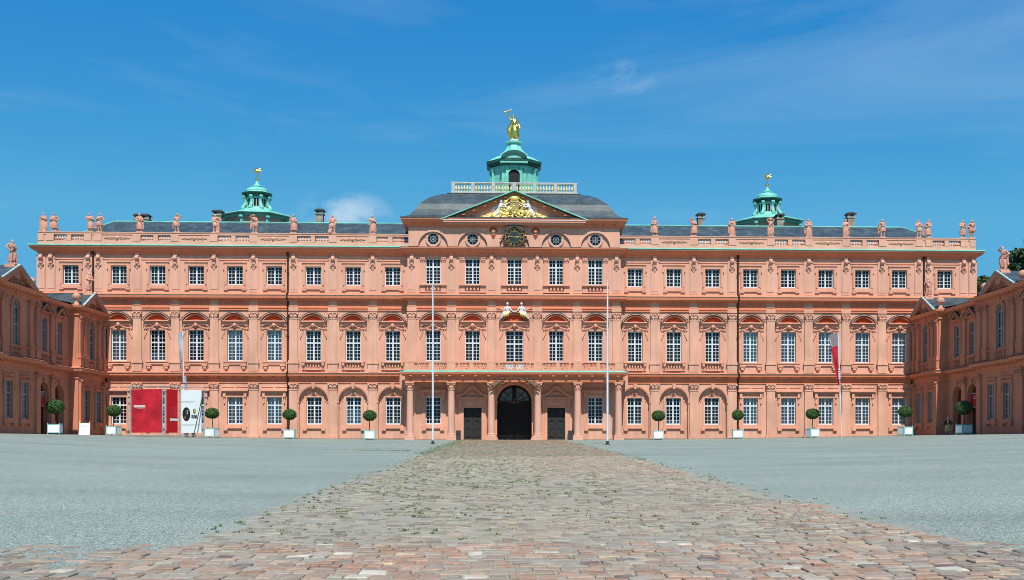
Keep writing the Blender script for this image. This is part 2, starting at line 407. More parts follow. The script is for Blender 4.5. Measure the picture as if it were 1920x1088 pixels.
def surround_second():
    m = MB()
    for sx in (-1, 1):
        m.box(*sorted((sx*.805, sx*1.08)), -.10, .05, -.02, 2.12); m.box(*sorted((sx*.90, sx*1.00)), -.14, .05, .02, 2.05)
        m.box(*sorted((sx*1.08, sx*1.17)), -.08, .05, 1.62, 2.12)
        m.ball((sx*1.15, -.09, 1.60), (.07, .08, .11), 6, 4)
        m.box(*sorted((sx*.70, sx*1.16)), -.17, .05, -.56, -.38)
        m.box(*sorted((sx*1.62, sx*1.68)), -.05, .05, -.3, 2.54)
    m.box(-.80, .80, -.10, .05, 1.935, 2.12)
    m.box(-1.18, 1.18, -.20, .05, 2.26, 2.36); m.box(-1.10, 1.10, -.12, .05, 2.12, 2.26)
    m.box(-1.10, 1.10, -.15, .05, -.36, -.21); m.box(-.98, .98, -.09, .05, -.21, -.025); m.box(-.70, .70, -.15, .05, -.44, -.36)
    m.box(-1.68, 1.68, -.07, .05, 2.54, 2.62)
    return m.mesh('surround_second', M_trim)
def surround_low(niche=False):
    m = MB()
    for sx in (-1, 1):
        m.box(*sorted((sx*.785, sx*1.02)), -.09, .05, -.30, 2.95 if niche else 3.06)
        m.box(*sorted((sx*.74, sx*1.16)), -.22, .05, -.64, -.40)
        if not niche:
            m.box(*sorted((sx*1.02, sx*1.22)), -.055, .05, -.30, 3.06)
            m.box(*sorted((sx*.92, sx*1.20)), -.26, .05, 2.80, 3.30); m.box(*sorted((sx*.97, sx*1.15)), -.16, .05, 2.30, 2.80); m.ball((sx*1.06, -.14, 2.22), (.09, .10, .12), 6, 4)
        else: m.ball((sx*1.18, -.04, 2.45), (.05, .06, .14), 6, 4)
    m.box(-.785, .785, -.09, .05, 2.825, 2.95 if niche else 3.06)
    m.box(-1.02, 1.02, -.14, .05, -.30, -.025); m.box(-1.16, 1.16, -.20, .05, -.42, -.30)
    if not niche:
        m.box(-1.40, 1.40, -.42, .05, 3.42, 3.52); m.box(-1.30, 1.30, -.32, .05, 3.30, 3.42); m.box(-1.36, 1.36, -.36, .05, 3.52, 3.60)
        m.box(-1.30, -.1, -.06, .05, 3.85, 3.90); m.box(.1, 1.30, -.06, .05, 3.85, 3.90)
    else:
        m.ball((0, -.08, 3.25), (.30, .12, .20), 8, 5); m.box(-.35, .35, -.1, .05, 3.04, 3.12)
    return m.mesh('surround_low', M_trim)
def surround_centre():
    m = MB()
    for sx in (-1, 1):
        m.box(*sorted((sx*.785, sx*1.30)), -.09, .05, -.05, 2.30); m.box(*sorted((sx*.95, sx*1.25)), -.13, .05, 2.30, 2.42)
        for i in range(3): m.ball((sx*(.92+.17*i), -.16, 2.55), (.09, .09, .13), 6, 4)
        m.box(*sorted((sx*.84, sx*1.34)), -.20, .05, 2.70, 2.78); m.box(*sorted((sx*.82, sx*1.30)), -.10, .05, 2.42, 2.70)
        m.box(*sorted((sx*.80, sx*1.36)), -.16, .05, -.80, -.14)
    m.box(-1.40, 1.40, -.36, .05, -.14, -.03); m.box(-1.40, 1.40, -.26, .05, -.86, -.80)
    for i in range(4): baluster(m, -.56 + .373*i, -.16, -.80, .66, .11)
    return m.mesh('surround_centre', M_trim)
S1b, S1, S1w = surround_first(True), surround_first(False), surround_first(False, 1.19)
T1, T1w, F1, F1w = tympanum_first(), tympanum_first(1.19), flashing_first(), flashing_first(1.19)
S2, S0, S0n, SC = surround_second(), surround_low(), surround_low(True), surround_centre()

def window(par, x, y, z, kit, sur=None, tymp=None, flash=None, curtain=False, recess=.25, syo=0.):
    w = put('window', kit['frame'], par, (x, y+recess, z))
    put('pane', kit['clear'] if curtain else kit['pane'], w)
    if curtain: c = put('curtain', kit['curtain'], w); c.scale.z = curtain
    if sur: put('window_surround', sur, w, (0, -recess+syo, 0))
    if tymp: put('tympanum', tymp, w, (0, -recess+syo, 0))
    if flash: put('flashing', flash, w, (0, -recess+syo, 0))
    return w

# --- pilasters
def leaf_capital(m, x, y, z0, z1, hw, d):
    h = z1-z0
    m.box(x-hw*.86, x+hw*.86, y-d, y+.05, z0, z0+h*.10)
    m.taper(x, y, z0+h*.10, z0+h*.78, hw*.80, d, hw*.98, d*1.25)
    for i in (-1, 0, 1):
        m.ball((x+i*hw*.62, y-d*1.15, z0+h*.34), (hw*.26, .10, h*.20), 6, 4)
    for i in (-1, 1):
        m.ball((x+i*hw*.92, y-d*1.3, z0+h*.68), (hw*.28, .14, h*.16), 8, 5)
    m.ball((x, y-d*1.4, z0+h*.72), (hw*.2, .12, h*.16), 6, 4)
    m.box(x-hw*1.15, x+hw*1.15, y-d*1.5, y+.05, z0+h*.84, z1)
def pilaster_ground():
    m = MB()
    m.box(-.60, .60, -.36, .05, -.5, .30); m.box(-.54, .54, -.31, .05, .30, .42); m.box(-.48, .48, -.27, .05, .42, .50)
    m.box(-.43, .43, -.20, .05, .50, 5.10); m.box(-.47, .47, -.24, .05, 5.10, 5.18); m.box(-.43, .43, -.2, .05, 5.18, 5.30)
    leaf_capital(m, 0, 0, 5.30, 5.86, .46, .24)
    return m.mesh('pilaster_ground', M_wall)
def pilaster_first():
    m = MB()
    m.box(-.52, .52, -.26, .05, 7.02, 7.86); m.box(-.60, .60, -.34, .05, 7.86, 7.96); m.box(-.55, .55, -.29, .05, 7.96, 8.10)
    m.box(-.50, .50, -.26, .05, 8.10, 8.22); m.box(-.46, .46, -.22, .05, 8.22, 8.42); m.box(-.42, .42, -.17, .05, 8.42, 12.45)
    m.box(-.46, .46, -.2, .05, 12.45, 12.52); leaf_capital(m, 0, 0, 12.52, 13.18, .43, .2)
    for sx in (-1, 1): m.box(*sorted((sx*.40, sx*.62)), -.05, .05, 12.45, 12.75); m.box(*sorted((sx*.40, sx*.86)), -.08, .05, 12.66, 12.74)
    m.box(-.50, .50, -.17, .05, 13.30, 13.74); m.box(-.42, .42, -.10, .05, 13.84, 14.38)
    return m.mesh('pilaster_first', M_wall)
def pilaster_second():
    m = MB()
    m.box(-.44, .44, -.07, .05, 15.22, 18.95); m.box(-.36, .36, -.11, .05, 15.5, 17.5)
    m.box(-.16, .16, -.30, .05, 18.05, 18.55); m.ball((0, -.32, 18.66), (.24, .26, .25), 10, 6); m.ball((0, -.20, 18.16), (.15, .18, .20), 8, 5)
    m.box(-.19, .19, -.22, .05, 18.86, 19.25)
    m.box(-.30, .30, -.24, .05, 17.92, 18.02); m.taper(0, -.04, 17.62, 17.92, .08, .09, .22, .17); m.ball((0, -.10, 17.60), (.10, .10, .10), 6, 4)
    return m.mesh('pilaster_second', M_attic)
PG, P1, P2 = pilaster_ground(), pilaster_first(), pilaster_second()

def cornice(par, path, prof, runs=(), name='cornice'):
    m = MB(); m.sweep(path, prof)
    for r in runs: dentils(m, *r)
    return m.build(name, M_corn, par)
C0 = [(.0, 5.86), (.10, 5.88), (.10, 6.02), (.05, 6.04), (.05, 6.38), (.12, 6.40), (.16, 6.50), (.40, 6.53), (.46, 6.56), (.54, 6.60), (.56, 6.74), (.60, 6.78), (.60, 6.80), (.02, 7.06), (-.1, 7.06), (-.1, 5.86)]
C1 = [(.0, 13.34), (.12, 13.36), (.12, 13.46), (.07, 13.48), (.07, 13.56), (.15, 13.58), (.15, 13.72), (.06, 13.75), (.06, 14.36), (.14, 14.38), (.18, 14.44), (.44, 14.47), (.50, 14.52), (.58, 14.58), (.62, 14.78), (.62, 14.82), (.04, 15.20), (-.1, 15.20), (-.1, 13.34)]
C2 = [(-.1, 18.98), (.06, 19.0), (.06, 19.10), (.12, 19.16), (.16, 19.26), (.22, 19.30), (.38, 19.36), (.56, 19.48), (.70, 19.66), (.74, 19.72), (.74, 19.80), (-.1, 19.80)]
G2 = [(.60, 19.803), (.78, 19.80), (.82, 19.86), (.80, 19.95), (.66, 19.95), (.10, 20.06), (-.05, 20.06), (-.05, 19.803)]
def dentils(m, lst, z0, z1, d, step, w):
    for x0, x1, y in lst:
        n = max(1, round((x1-x0)/step))
        for i in range(n):
            x = x0 + (i+.5)*(x1-x0)/n
            m.box(x-w/2, x+w/2, y-d, y-.02, z0, z1); m.box(x-w*.62, x+w*.62, y-d-.05, y-.02, z1-.04, z1+.01)

# ------------------------------------------------------------------ the palace
BAYS = [12.61, 16.69, 20.77, 24.78, 28.79, 32.76, 36.67, 40.60]
PIL = [14.66, 18.76, 22.80, 26.88, 30.91, 34.87, 38.72, 42.65]
CB = [-8.41, -4.33, 0., 4.33, 8.41]
CP = [2.37, 6.52, 10.60]
PX, PY = 11.0, -.5
EX = 48.7
palace = thing('palace', 'long salmon pink three-storey baroque palace with clock gable and columned portico', 'palace')

def walls():
    E = [PX] + PIL[:7] + [EX]
    m = MB()                                                             # ground floor
    for sg in (-1, 1):
        for i, b in enumerate(BAYS):
            a0, a1 = sorted((sg*E[i], sg*(E[i+1] if i < 7 else EX))); cx = sg*b
            if i < 3:
                arch_cell(m, a0, a1, -.6, 7.06, cx, 1.50, 3.97, -.6, 0, .45)
                wall_grid(m, cx-1.5, cx+1.5, -.6, 5.6, [(cx-.78, cx+.78, 1.60, 4.42)], .45, .3)
            else: wall_grid(m, a0, a1, -.6, 7.06, [(cx-.78, cx+.78, 1.60, 4.42)], 0, .3)
    cz = [(x-.78, x+.78, 1.60, 4.42) for x in (-8.41, 8.41)] + [(x-.93, x+.93, -.6, 3.32) for x in (-4.33, 4.33)]
    wall_grid(m, -PX, -2.1, -.6, 7.06, [h for h in cz if h[0] < 0], PY, .35); wall_grid(m, 2.1, PX, -.6, 7.06, [h for h in cz if h[0] > 0], PY, .35)
    arch_cell(m, -2.1, 2.1, -.6, 7.06, 0, 1.80, 3.95, -.6, PY, 2.3)
    for sg in (-1, 1):
        m.quad((sg*PX, PY, -.6), (sg*PX, 0, -.6), (sg*PX, 0, 7.06), (sg*PX, PY, 7.06)); m.quad((sg*EX, 0, -.6), (sg*EX, 15, -.6), (sg*EX, 15, 7.06), (sg*EX, 0, 7.06))
    m.build('ground_floor_wall', M_wall, palace)
    m = MB()                                                             # first floor
    for sg in (-1, 1):
        a0, a1 = sorted((sg*PX, sg*EX)); wall_grid(m, a0, a1, 7.06, 15.2, [(sg*b-.78, sg*b+.78, 8.12, 11.32) for b in BAYS], 0, .3)
        m.quad((sg*PX, PY, 7.06), (sg*PX, 0, 7.06), (sg*PX, 0, 15.2), (sg*PX, PY, 15.2)); m.quad((sg*EX, 0, 7.06), (sg*EX, 15, 7.06), (sg*EX, 15, 15.2), (sg*EX, 0, 15.2))
    wall_grid(m, -PX, PX, 7.06, 15.2, [(x-.78, x+.78, 8.12, 11.32) if x else (-.93, .93, 7.6, 11.32) for x in CB], PY, .3)
    m.build('first_floor_wall', M_wall, palace)
    m = MB()                                                             # second floor
    for sg in (-1, 1):
        a0, a1 = sorted((sg*PX, sg*EX)); wall_grid(m, a0, a1, 15.2, 20.0, [(sg*b-.8, sg*b+.8, 15.98, 17.91) for b in BAYS + [45.45]], 0, .3)
        m.quad((sg*PX, PY, 15.2), (sg*PX, 0, 15.2), (sg*PX, 0, 20), (sg*PX, PY, 20)); m.quad((sg*EX, 0, 15.2), (sg*EX, 15, 15.2), (sg*EX, 15, 20), (sg*EX, 0, 20))
    wall_grid(m, -PX, PX, 15.2, 20.0, [(x-.78, x+.78, 16.07, 18.74) for x in CB], PY, .3)
    m.build('second_floor_wall', M_attic, palace)
    m = MB(); m.quad((-EX, 15, -.6), (EX, 15, -.6), (EX, 15, 20), (-EX, 15, 20)); m.build('rear_wall', M_wall, palace)
walls()
for sg in (-1, 1):                                                       # plinth
    m = MB(); m.box(*sorted((sg*11.4, sg*EX)), -.10, .02, -.6, .14); m.build('plinth', M_kerb, palace)

random.seed(3)
CURT1 = {-40.60: 1, -36.67: .3,  -28.79: 1, -24.78: 1, 24.78: 1, 28.79: 1, 32.76: 1, 36.67: 1, 40.60: 1, -32.76: 0}
CURT0 = {-40.60: .2, -36.67: 1, -28.79: 1, -24.78: 1, 24.78: 1, 28.79: 1, 32.76: 1, 36.67: 1, 40.60: 1}
for sg in (-1, 1):
    for i, b in enumerate(BAYS):
        x = sg*b
        if i < 3: window(palace, x, .45, 1.60, W0, S0n, recess=.2, curtain={-20.77: .16, -16.69: .62, -12.61: .14, 16.69: .18, 12.61: .12}.get(x))
        else: window(palace, x, 0, 1.60, W0, S0, curtain=CURT0.get(x))
        window(palace, x, 0, 8.12, W1, S1b if i < 3 else S1, T1, F1, curtain=CURT1.get(x))
        window(palace, x, 0, 15.98, W2, S2, recess=.24)
    window(palace, sg*45.45, 0, 15.98, W2, S2, recess=.24)
    window(palace, sg*8.41, PY, 1.60, W0, S0)
for x in CB:
    if x: window(palace, x, PY, 8.12, W1, S1, T1, F1)
    else: window(palace, x, PY, 7.60, WD, S1w, T1w, F1w)
    window(palace, x, PY, 16.07, WC, SC)
# the balcony door's surround belongs 0.52 m higher: its opening starts lower
for o in palace.children:
    if o.name.startswith('window') and o.data is WD['frame']:
        for c in o.children:
            if not c.name.startswith('pane'): c.location.z += .52
for x in [s*p for p in PIL for s in (-1, 1)]:
    put('pilaster', PG, palace, (x, 0, 0)); put('pilaster', P1, palace, (x, 0, 0)); put('pilaster', P2, palace, (x, 0, 0))
for x in [s*p for p in (43.66, 47.45, 48.45) for s in (-1, 1)]: put('pilaster', P2, palace, (x, 0, 0))
for x in [s*p for p in CP for s in (-1, 1)]:
    put('pilaster', P1, palace, (x, PY, 0)); put('pilaster', P2, palace, (x, PY, 0)); put('pilaster', PG, palace, (x, PY+.1, 0))
# niche archivolts and imposts
m = MB()
m.arcband(0, 3.97, 1.505, 1.72, -.09, .05, n=20); m.arcband(0, 3.97, 1.60, 1.68, -.12, .05, n=20)
for sg in (-1, 1): m.box(*sorted((sg*1.44, sg*1.85)), -.13, .06, 3.84, 3.97); m.box(*sorted((sg*1.505, sg*1.60)), -.05, .05, .14, 3.84)
m.taper(0, -.06, 5.30, 5.85, .12, .12, .20, .16)
AV = m.mesh('archivolt', M_trim)
for x in [s*b for b in BAYS[:3] for s in (-1, 1)]: put('archivolt', AV, palace, (x, 0, 0))

FULL = [(-EX, 15), (-EX, 0), (-PX, 0), (-PX, PY), (PX, PY), (PX, 0), (EX, 0), (EX, 15)]
for sg in (-1, 1): cornice(palace, [(-EX, 15), (-EX, 0), (-11.9, 0)] if sg < 0 else [(11.9, 0), (EX, 0), (EX, 15)], C0, [([(-EX, -11.9, 0)] if sg < 0 else [(11.9, EX, 0)], 6.37, 6.50, .36, 1.36, .24)])
DR = [(-EX, -PX-.6, 0), (PX+.6, EX, 0), (-PX, PX, PY)]
cornice(palace, FULL, C1, [(DR, 14.34, 14.46, .40, 1.36, .24)]); cornice(palace, FULL, C2, [(DR, 19.26, 19.38, .30, 1.36, .22)])
for sg in (-1, 1):
    g = MB(); g.sweep([(-EX, 15), (-EX, 0), (-PX-.02, 0)] if sg < 0 else [(PX+.02, 0), (EX, 0), (EX, 15)], G2); g.build('copper_gutter', M_teal, palace)
g = MB(); g.sweep([(-PX-.005, .3), (-PX-.005, PY), (PX+.005, PY), (PX+.005, .3)], [(-.05, 19.803), (.76, 19.81), (.77, 19.84), (-.05, 19.97)]); g.build('flashing', M_lead, palace)
for path in ([(-EX, 12), (-EX, 0), (-11.9, 0)], [(11.9, 0), (EX, 0), (EX, 12)]):
    g = MB(); g.sweep(path, [(.57, 6.803), (.615, 6.803), (.62, 6.83), (.42, 6.90), (.40, 6.88)]); g.build('flashing', M_lead, palace)
g = MB(); g.sweep(FULL, [(.58, 14.823), (.635, 14.823), (.64, 14.855), (.44, 14.95), (.42, 14.92)]); g.build('flashing', M_lead, palace)
# frieze relief of the first-floor entablature
m = MB()
for i in range(-1, 2, 2):
    for k in range(4): m.tube((i*(.15+.22*k), -.07, 14.05+.06*(-1)**k), (i*(.37+.22*k), -.07, 14.05-.06*(-1)**k), .04, n=5)
    m.ball((i*1.0, -.07, 14.05), (.10, .05, .10), 6, 4)
m.ball((0, -.09, 14.08), (.16, .07, .15), 8, 5)
FR = m.mesh('frieze_relief', M_corn)
for x in [s*b for b in BAYS for s in (-1, 1)]: put('frieze_relief', FR, palace, (x, 0, 0))
for x in CB: put('frieze_relief', FR, palace, (x, PY, 0))
# roof balustrade
def roof_balustrade(sg):
    m = MB(); segs = []
    piers = [11.0] + PIL + [43.66, 47.45, 48.45]
    kinds = ['B', 'R']*4 + ['S', 'B', 'S']
    z0, z1 = 20.03, 21.28
    X0, X1 = sorted((sg*10.95, sg*48.68))
    m.box(X0, X1, -.28, .12, z0, z0+.36); m.box(X0, X1, -.32, .16, z1-.26, z1-.08); m.box(X0, X1, -.37, .20, z1-.08, z1)
    if sg < 0 or sg > 0:
        xe = sg*48.68; m.box(*sorted((xe, xe-sg*.4)), .12, 14, z0, z1-.02)
    for i, p in enumerate(piers):
        if i: m.box(*sorted((sg*(p-.40), sg*(p+.40))) if p < 43 else sorted((sg*(p-.38), sg*(p+.20 if p > 48 else p+.38))), -.33, .17, z0+.36, z1-.26)
    par = m.build('balustrade', M_attic, palace)
    b = MB(); baluster(b, 0, 0, 0, .63, .12); BL = b.mesh('baluster', M_attic)
    r = MB(); r.ball((0, -.05, 20.70), (.17, .12, .17), 8, 5); r.ball((0, -.12, 20.70), (.08, .1, .08), 8, 5)
    for q in (-1, 1):
        pts = [(q*(.20+.11*k), -.04, 20.70 + .11*math.sin(k*1.3)*(1-k/14)) for k in range(11)]
        for a, c in zip(pts, pts[1:]): r.tube(a, c, .045, n=5)
        for k in range(4): r.ball((q*(.35+.24*k), -.05, 20.62+.13*(k % 2)), (.09, .05, .06), 6, 4)
    RL = r.mesh('scroll_relief', M_attic)
    for i, k in enumerate(kinds):
        a, c = piers[i]+.40, piers[i+1]-.40
        if k == 'B':
            mid = (a+c)/2; mm = MB(); mm.box(*sorted((sg*(mid-.22), sg*(mid+.22))), -.30, .14, z0+.36, z1-.26); mm.build('balustrade_pier', M_attic, par)
            for lo, hi in ((a, mid-.22), (mid+.22, c)):
                for j in range(5): put('baluster', BL, par, (sg*(lo+(j+.5)*(hi-lo)/5), -.08, z0+.36))
        else:
            mm = MB(); mm.box(*sorted((sg*a, sg*c)), -.26, .10, z0+.36, z1-.26); mm.build('balustrade_panel', M_attic, par)
            if k == 'R': put('scroll_relief', RL, par, (sg*(a+c)/2, -.26, 0))
roof_balustrade(-1); roof_balustrade(1)

# main roofs with copper ridge and chimneys
for sg in (-1, 1):
    m = MB(); xe, xr, xi = sg*48.3, sg*43.9, sg*8.0
    e0, e1, yr, zr = 1.2, 14.8, 8., 24.0
    m.quad((xe,e0,20.15),(xi,e0,20.15),(xi,yr,zr),(xr,yr,zr)); m.quad((xe,e1,20.15),(xr,yr,zr),(xi,yr,zr),(xi,e1,20.15))
    m.add([(xe,e0,20.15),(xr,yr,zr),(xe,e1,20.15)], [(0,1,2)])
    roof = m.build('roof', M_slate, palace)
    m = MB(); m.quad((sg*48.5,.3,20.1),(xi,.3,20.1),(xi,.75,20.3),(sg*48.5,.75,20.3)); m.quad((sg*48.5,.75,20.3),(xi,.75,20.3),(xi,1.75,21.18),(sg*48.4,1.75,21.18)); m.quad((sg*48.4,1.75,21.18),(xi,1.75,21.18),(xi,2.6,20.5),(sg*48.4,2.6,20.5)); m.build('zinc_apron', M_zinc, roof)
    m = MB(); m.tube((xr, yr, zr+.02), (xi, yr, zr+.02), .07, n=6); m.tube((xr, yr, zr+.02), (xe, e0, 20.2), .06, n=6); m.build('copper_ridge', M_teal, roof)
    for px, py, pw, h in (((-42.1, 12., 1.75, 1.5), (-33.1, 10., 1.1, 1.7), (-21.6, 9., .98, 1.7)) if sg < 0 else ((21.1, 9., .88, 1.6), (30.1, 9., .9, 1.6), (38.2, 9., .98, 1.8))):
        m = MB(); zt = 24.0 + h
        if pw > 1.5: zt = 25.6
        m.box(px-pw/2+.1, px+pw/2-.1, py-.4, py+.4, 22.5, zt-.62); m.box(px-pw/2, px+pw/2, py-.48, py+.48, zt-.62, zt-.50)
        for a in (-1, 0, 1) if pw > 1.5 else (-1, 1):
            for b in (-1, 1): m.box(px+a*(pw/2-.16)-.09, px+a*(pw/2-.16)+.09, py+b*.34-.08, py+b*.34+.08, zt-.50, zt-.20)
        m.cur = 1; m.box(px-pw/2-.08, px+pw/2+.08, py-.56, py+.56, zt-.20, zt-.12); m.taper(px, py, zt-.12, zt+.06, pw/2+.06, .54, pw/2-.15, .3)
        m.build('chimney', [M_cap, M_bin], roof)

# downpipes
for x, runs in ((-43.18, [(19.3, 15.1)]), (-23.37, [(19.3, 15.2), (14.4, 7.1), (6.4, .2)]), (23.42, [(19.3, 15.2), (14.4, 7.1), (6.4, .2)]), (43.2, [(19.3, 15.1)])):
    m = MB()
    for a, b in runs: m.tube((x, -.16, a), (x, -.16, b), .085, n=8)
    for a, b in runs:
        k = (b+a)/2; m.box(x-.12, x+.12, -.22, .05, k-.04, k+.04)
    if len(runs) > 1:
        for (a, b), (c, d) in zip(runs, runs[1:]): m.tube((x, -.16, b), (x, -.74, b-.15), .08, n=6); m.tube((x, -.74, b-.15), (x, -.74, c+.1), .08, n=6); m.tube((x, -.74, c+.1), (x, -.16, c), .08, n=6)
    m.box(x-.14, x+.14, -.30, .0, 19.1, 19.4)
    m.build('downpipe', M_pipe, palace)

# ------------------------------------------------------------------ centre pavilion
ax, ay0, ay1 = 10.95, PY, 15.3
m = MB()
OC = [-8.41, -4.33, 4.33, 8.41]
edges = [-ax, -6.4, -2.2, 2.2, 6.4, ax]
for i, x in enumerate([-8.41, -4.33, 0, 4.33, 8.41]):
    arch_cell(m, edges[i], edges[i+1], 19.97, 22.9, x, 1.52, 20.0, 19.97, ay0, .22)
    m.quad((x-1.55, ay0+.22, 19.97), (x+1.55, ay0+.22, 19.97), (x+1.55, ay0+.22, 21.6), (x-1.55, ay0+.22, 21.6))
for sg in (-1, 1): m.quad((sg*ax, ay0, 19.9), (sg*ax, ay1, 19.9), (sg*ax, ay1, 22.9), (sg*ax, ay0, 22.9))
m.quad((-ax, ay1, 19.9), (ax, ay1, 19.9), (ax, ay1, 22.9), (-ax, ay1, 22.9))
m.build('attic_wall', M_attic, palace)
m = MB(); m.arcband(0, 20.0, 1.525, 1.72, -.06, .03, n=20); AA = m.mesh('attic_archivolt', M_attic)
for x in CB: put('attic_archivolt', AA, palace, (x, ay0, 0))
m = MB(); m.arcband(0, 0, .60, .80, -.10, .05, 0, 2*PI, 28); m.arcband(0, 0, .72, .78, -.14, .05, 0, 2*PI, 28); OR = m.mesh('oculus_surround', M_attic)
m = MB(); m.arcband(0, 0, .55, .605, -.06, .02, 0, 2*PI, 24)
for k in range(8): m.tube((0, -.04, 0), (.58*math.cos(k*PI/4), -.04, .58*math.sin(k*PI/4)), .018, n=4)
m.arcband(0, 0, .26, .295, -.055, -.02, 0, 2*PI, 16)
OB = m.mesh('oculus_frame', M_grey)
m = MB(); m.disc(0, 0, .60, -.015, .03); OP = m.mesh('oculus_pane', M_pane)
for x in OC:
    w = put('round_window', OB, palace, (x, ay0+.22, 20.78)); put('pane', OP, w); put('window_surround', OR, w)
EC = [(-.1, 21.95), (.05, 21.97), (.05, 22.12), (.14, 22.2), (.20, 22.30), (.42, 22.38), (.62, 22.50), (.74, 22.66), (.78, 22.80), (-.1, 22.86)]
AP = [(-ax, ay1), (-ax, ay0), (ax, ay0), (ax, ay1)]
cornice(palace, AP, EC, [([(-ax, -7.7, ay0), (7.7, ax, ay0)], 22.2, 22.32, .36, 1.1, .2)])
# mansard roof
prof = [(0, 22.80), (.02, 22.92), (.45, 23.04), (.86, 23.25), (1.15, 23.60), (1.43, 23.97), (1.86, 24.66), (2.43, 25.20), (2.95, 25.62), (3.7, 26.0), (4.65, 26.33)]
ox, oy0, oy1 = 11.72, -1.28, 16.1
m = MB(); vs = []; n = len(prof)
for d, z in prof: vs += [(-ox+d, oy0+d, z), (ox-d, oy0+d, z), (ox-d, oy1-d, z), (-ox+d, oy1-d, z)]
fs = []
for i in range(n-1):
    for k in range(4): a, b = i*4+k, i*4+(k+1) % 4; fs.append((a, b, b+4, a+4))
fs.append(tuple(range((n-1)*4, n*4)))
m.add(vs, fs); mans = m.build('mansard_roof', M_slate, palace)
m = MB(); d = 4.65
m.sweep([(-ox+d, oy0+d), (ox-d, oy0+d), (ox-d, oy1-d), (-ox+d, oy1-d)], [(-.3, 26.30), (.10, 26.31), (.12, 26.42), (-.3, 26.44)], closed=True); m.build('flashing', M_lead, mans)
m = MB(); m.sweep(AP, [(.60, 22.803), (.80, 22.803), (.82, 22.90), (.70, 22.925)]); m.build('flashing', M_lead, mans)
# roof terrace balustrade
bx, by0, by1 = 6.72, 3.72, 11.1
dz0, dz1 = 26.44, 27.66
m = MB()
for (x0, x1, y0, y1) in ((-bx, bx, by0-.1, by0+.1), (-bx, bx, by1-.1, by1+.1), (-bx-.1, -bx+.1, by0-.1, by1+.1), (bx-.1, bx+.1, by0-.1, by1+.1)):
    m.box(x0-.08, x1+.08, y0-.05, y1+.05, dz0, dz0+.16) if x1-x0 > 1 else m.box(x0, x1, y0+.16, y1-.16, dz0+.002, dz0+.162)
    m.box(x0-.08, x1+.08, y0-.05, y1+.05, dz1-.13, dz1) if x1-x0 > 1 else m.box(x0, x1, y0+.16, y1-.16, dz1-.132, dz1-.002)
M_stonew = mat('pale_grey_stone', (.46, .47, .46), .7, var=.12, vscale=2)
tb = m.build('terrace_balustrade', M_stonew, palace)
m = MB(); m.box(-.17, .17, -.15, .15, 0, dz1-dz0-.29); PO = m.mesh('balustrade_post', M_stonew)
m = MB(); baluster(m, 0, 0, 0, dz1-dz0-.29, .12); GB = m.mesh('gilded_baluster', mat('pale_gold_paint', (.62, .58, .36), .5, var=.1))
PSTX = [-6.55, -4.42, -2.24, 0, 2.21, 4.45, 6.55]
for y in (by0, by1):
    for x in PSTX: put('balustrade_post', PO, tb, (x, y, dz0+.16))
for a, b in zip(PSTX, PSTX[1:]):
    for j in range(6): put('gilded_baluster', GB, tb, (a+.17+(b-a-.34)*(j+.5)/6, by0, dz0+.16))

# belfry with its copper roof
bcx, bcy = 0., 7.4
def octo(m, prof, apo=True, cx=bcx, cy=bcy):
    k = 1/math.cos(PI/8); m.lathe(cx, cy, [(r*k, z) for r, z in prof], 8, rot=PI/8)
m = MB()
octo(m, [(2.55, 26.4), (2.55, 26.9), (2.42, 26.95), (2.42, 29.75), (2.55, 29.8), (2.55, 30.0)])
belf = m.build('belfry', M_teal, palace)
m = MB()
for k in range(8):                                                       # corner pilasters, panels
    for da in (-.30, .30):
        a = k*PI/4 - PI/2 + da; x, y = bcx+2.50*math.cos(a)/max(math.cos(da), .1)*.985, bcy+2.50*math.sin(a)/max(math.cos(da), .1)*.985
        m.tube((x, y, 26.95), (x, y, 29.3), .17, n=6); m.lathe(x, y, [(.17, 29.28), (.26, 29.55), (.30, 29.62), (.22, 29.8)], 8); m.lathe(x, y, [(.26, 26.9), (.26, 27.1), (.18, 27.2)], 8)
m.build('belfry_pilaster', M_teal, belf)
m = MB(); m.prism_y([(-.62, 26.9)] + [(.62*-math.cos(PI*i/12), 28.75+.62*math.sin(PI*i/12)) for i in range(13)] + [(.62, 26.9)], bcy-2.44, bcy-2.3); op = m.build('belfry_opening', M_gate, belf)
m = MB(); m.arcband(bcx, 28.75, .625, .80, bcy-2.62, bcy-2.40, n=14); m.box(-.80, -.625, bcy-2.62, bcy-2.40, 26.95, 28.75); m.box(.625, .80, bcy-2.62, bcy-2.40, 26.95, 28.75); m.build('opening_surround', M_teal, belf)
m = MB(); m.lathe(0, bcy-2.62, [(.42, 27.05), (.40, 27.2), (.30, 27.4), (.2, 27.75), (.05, 27.8)], 12); m.build('bell', M_grey, belf)
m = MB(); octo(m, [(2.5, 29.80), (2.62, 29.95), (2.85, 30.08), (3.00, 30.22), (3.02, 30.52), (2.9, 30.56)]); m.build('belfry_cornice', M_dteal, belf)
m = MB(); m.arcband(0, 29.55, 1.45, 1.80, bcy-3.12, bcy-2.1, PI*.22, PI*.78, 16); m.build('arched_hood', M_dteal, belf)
m = MB(); m.prism_y([(-1.35, 30.05)] + [(1.5*math.cos(PI*(.80-.6*i/12)), 29.55+1.5*math.sin(PI*(.80-.6*i/12))) for i in range(13)] + [(1.35, 30.05)], bcy-2.95, bcy-2.2); m.box(-1.5, 1.5, bcy-3.1, bcy-2.3, 29.98, 30.12); m.build('hood_panel', M_teal, belf)
m = MB(); octo(m, [(2.9, 30.55), (2.3, 30.95), (1.75, 31.25), (1.50, 31.35), (1.48, 31.6), (1.30, 31.66), (1.0, 31.95), (.80, 32.25), (.68, 32.55), (.64, 32.72), (.86, 32.82), (.88, 33.0), (.72, 33.06), (.5, 33.16)]); m.build('belfry_roof', M_teal, belf)

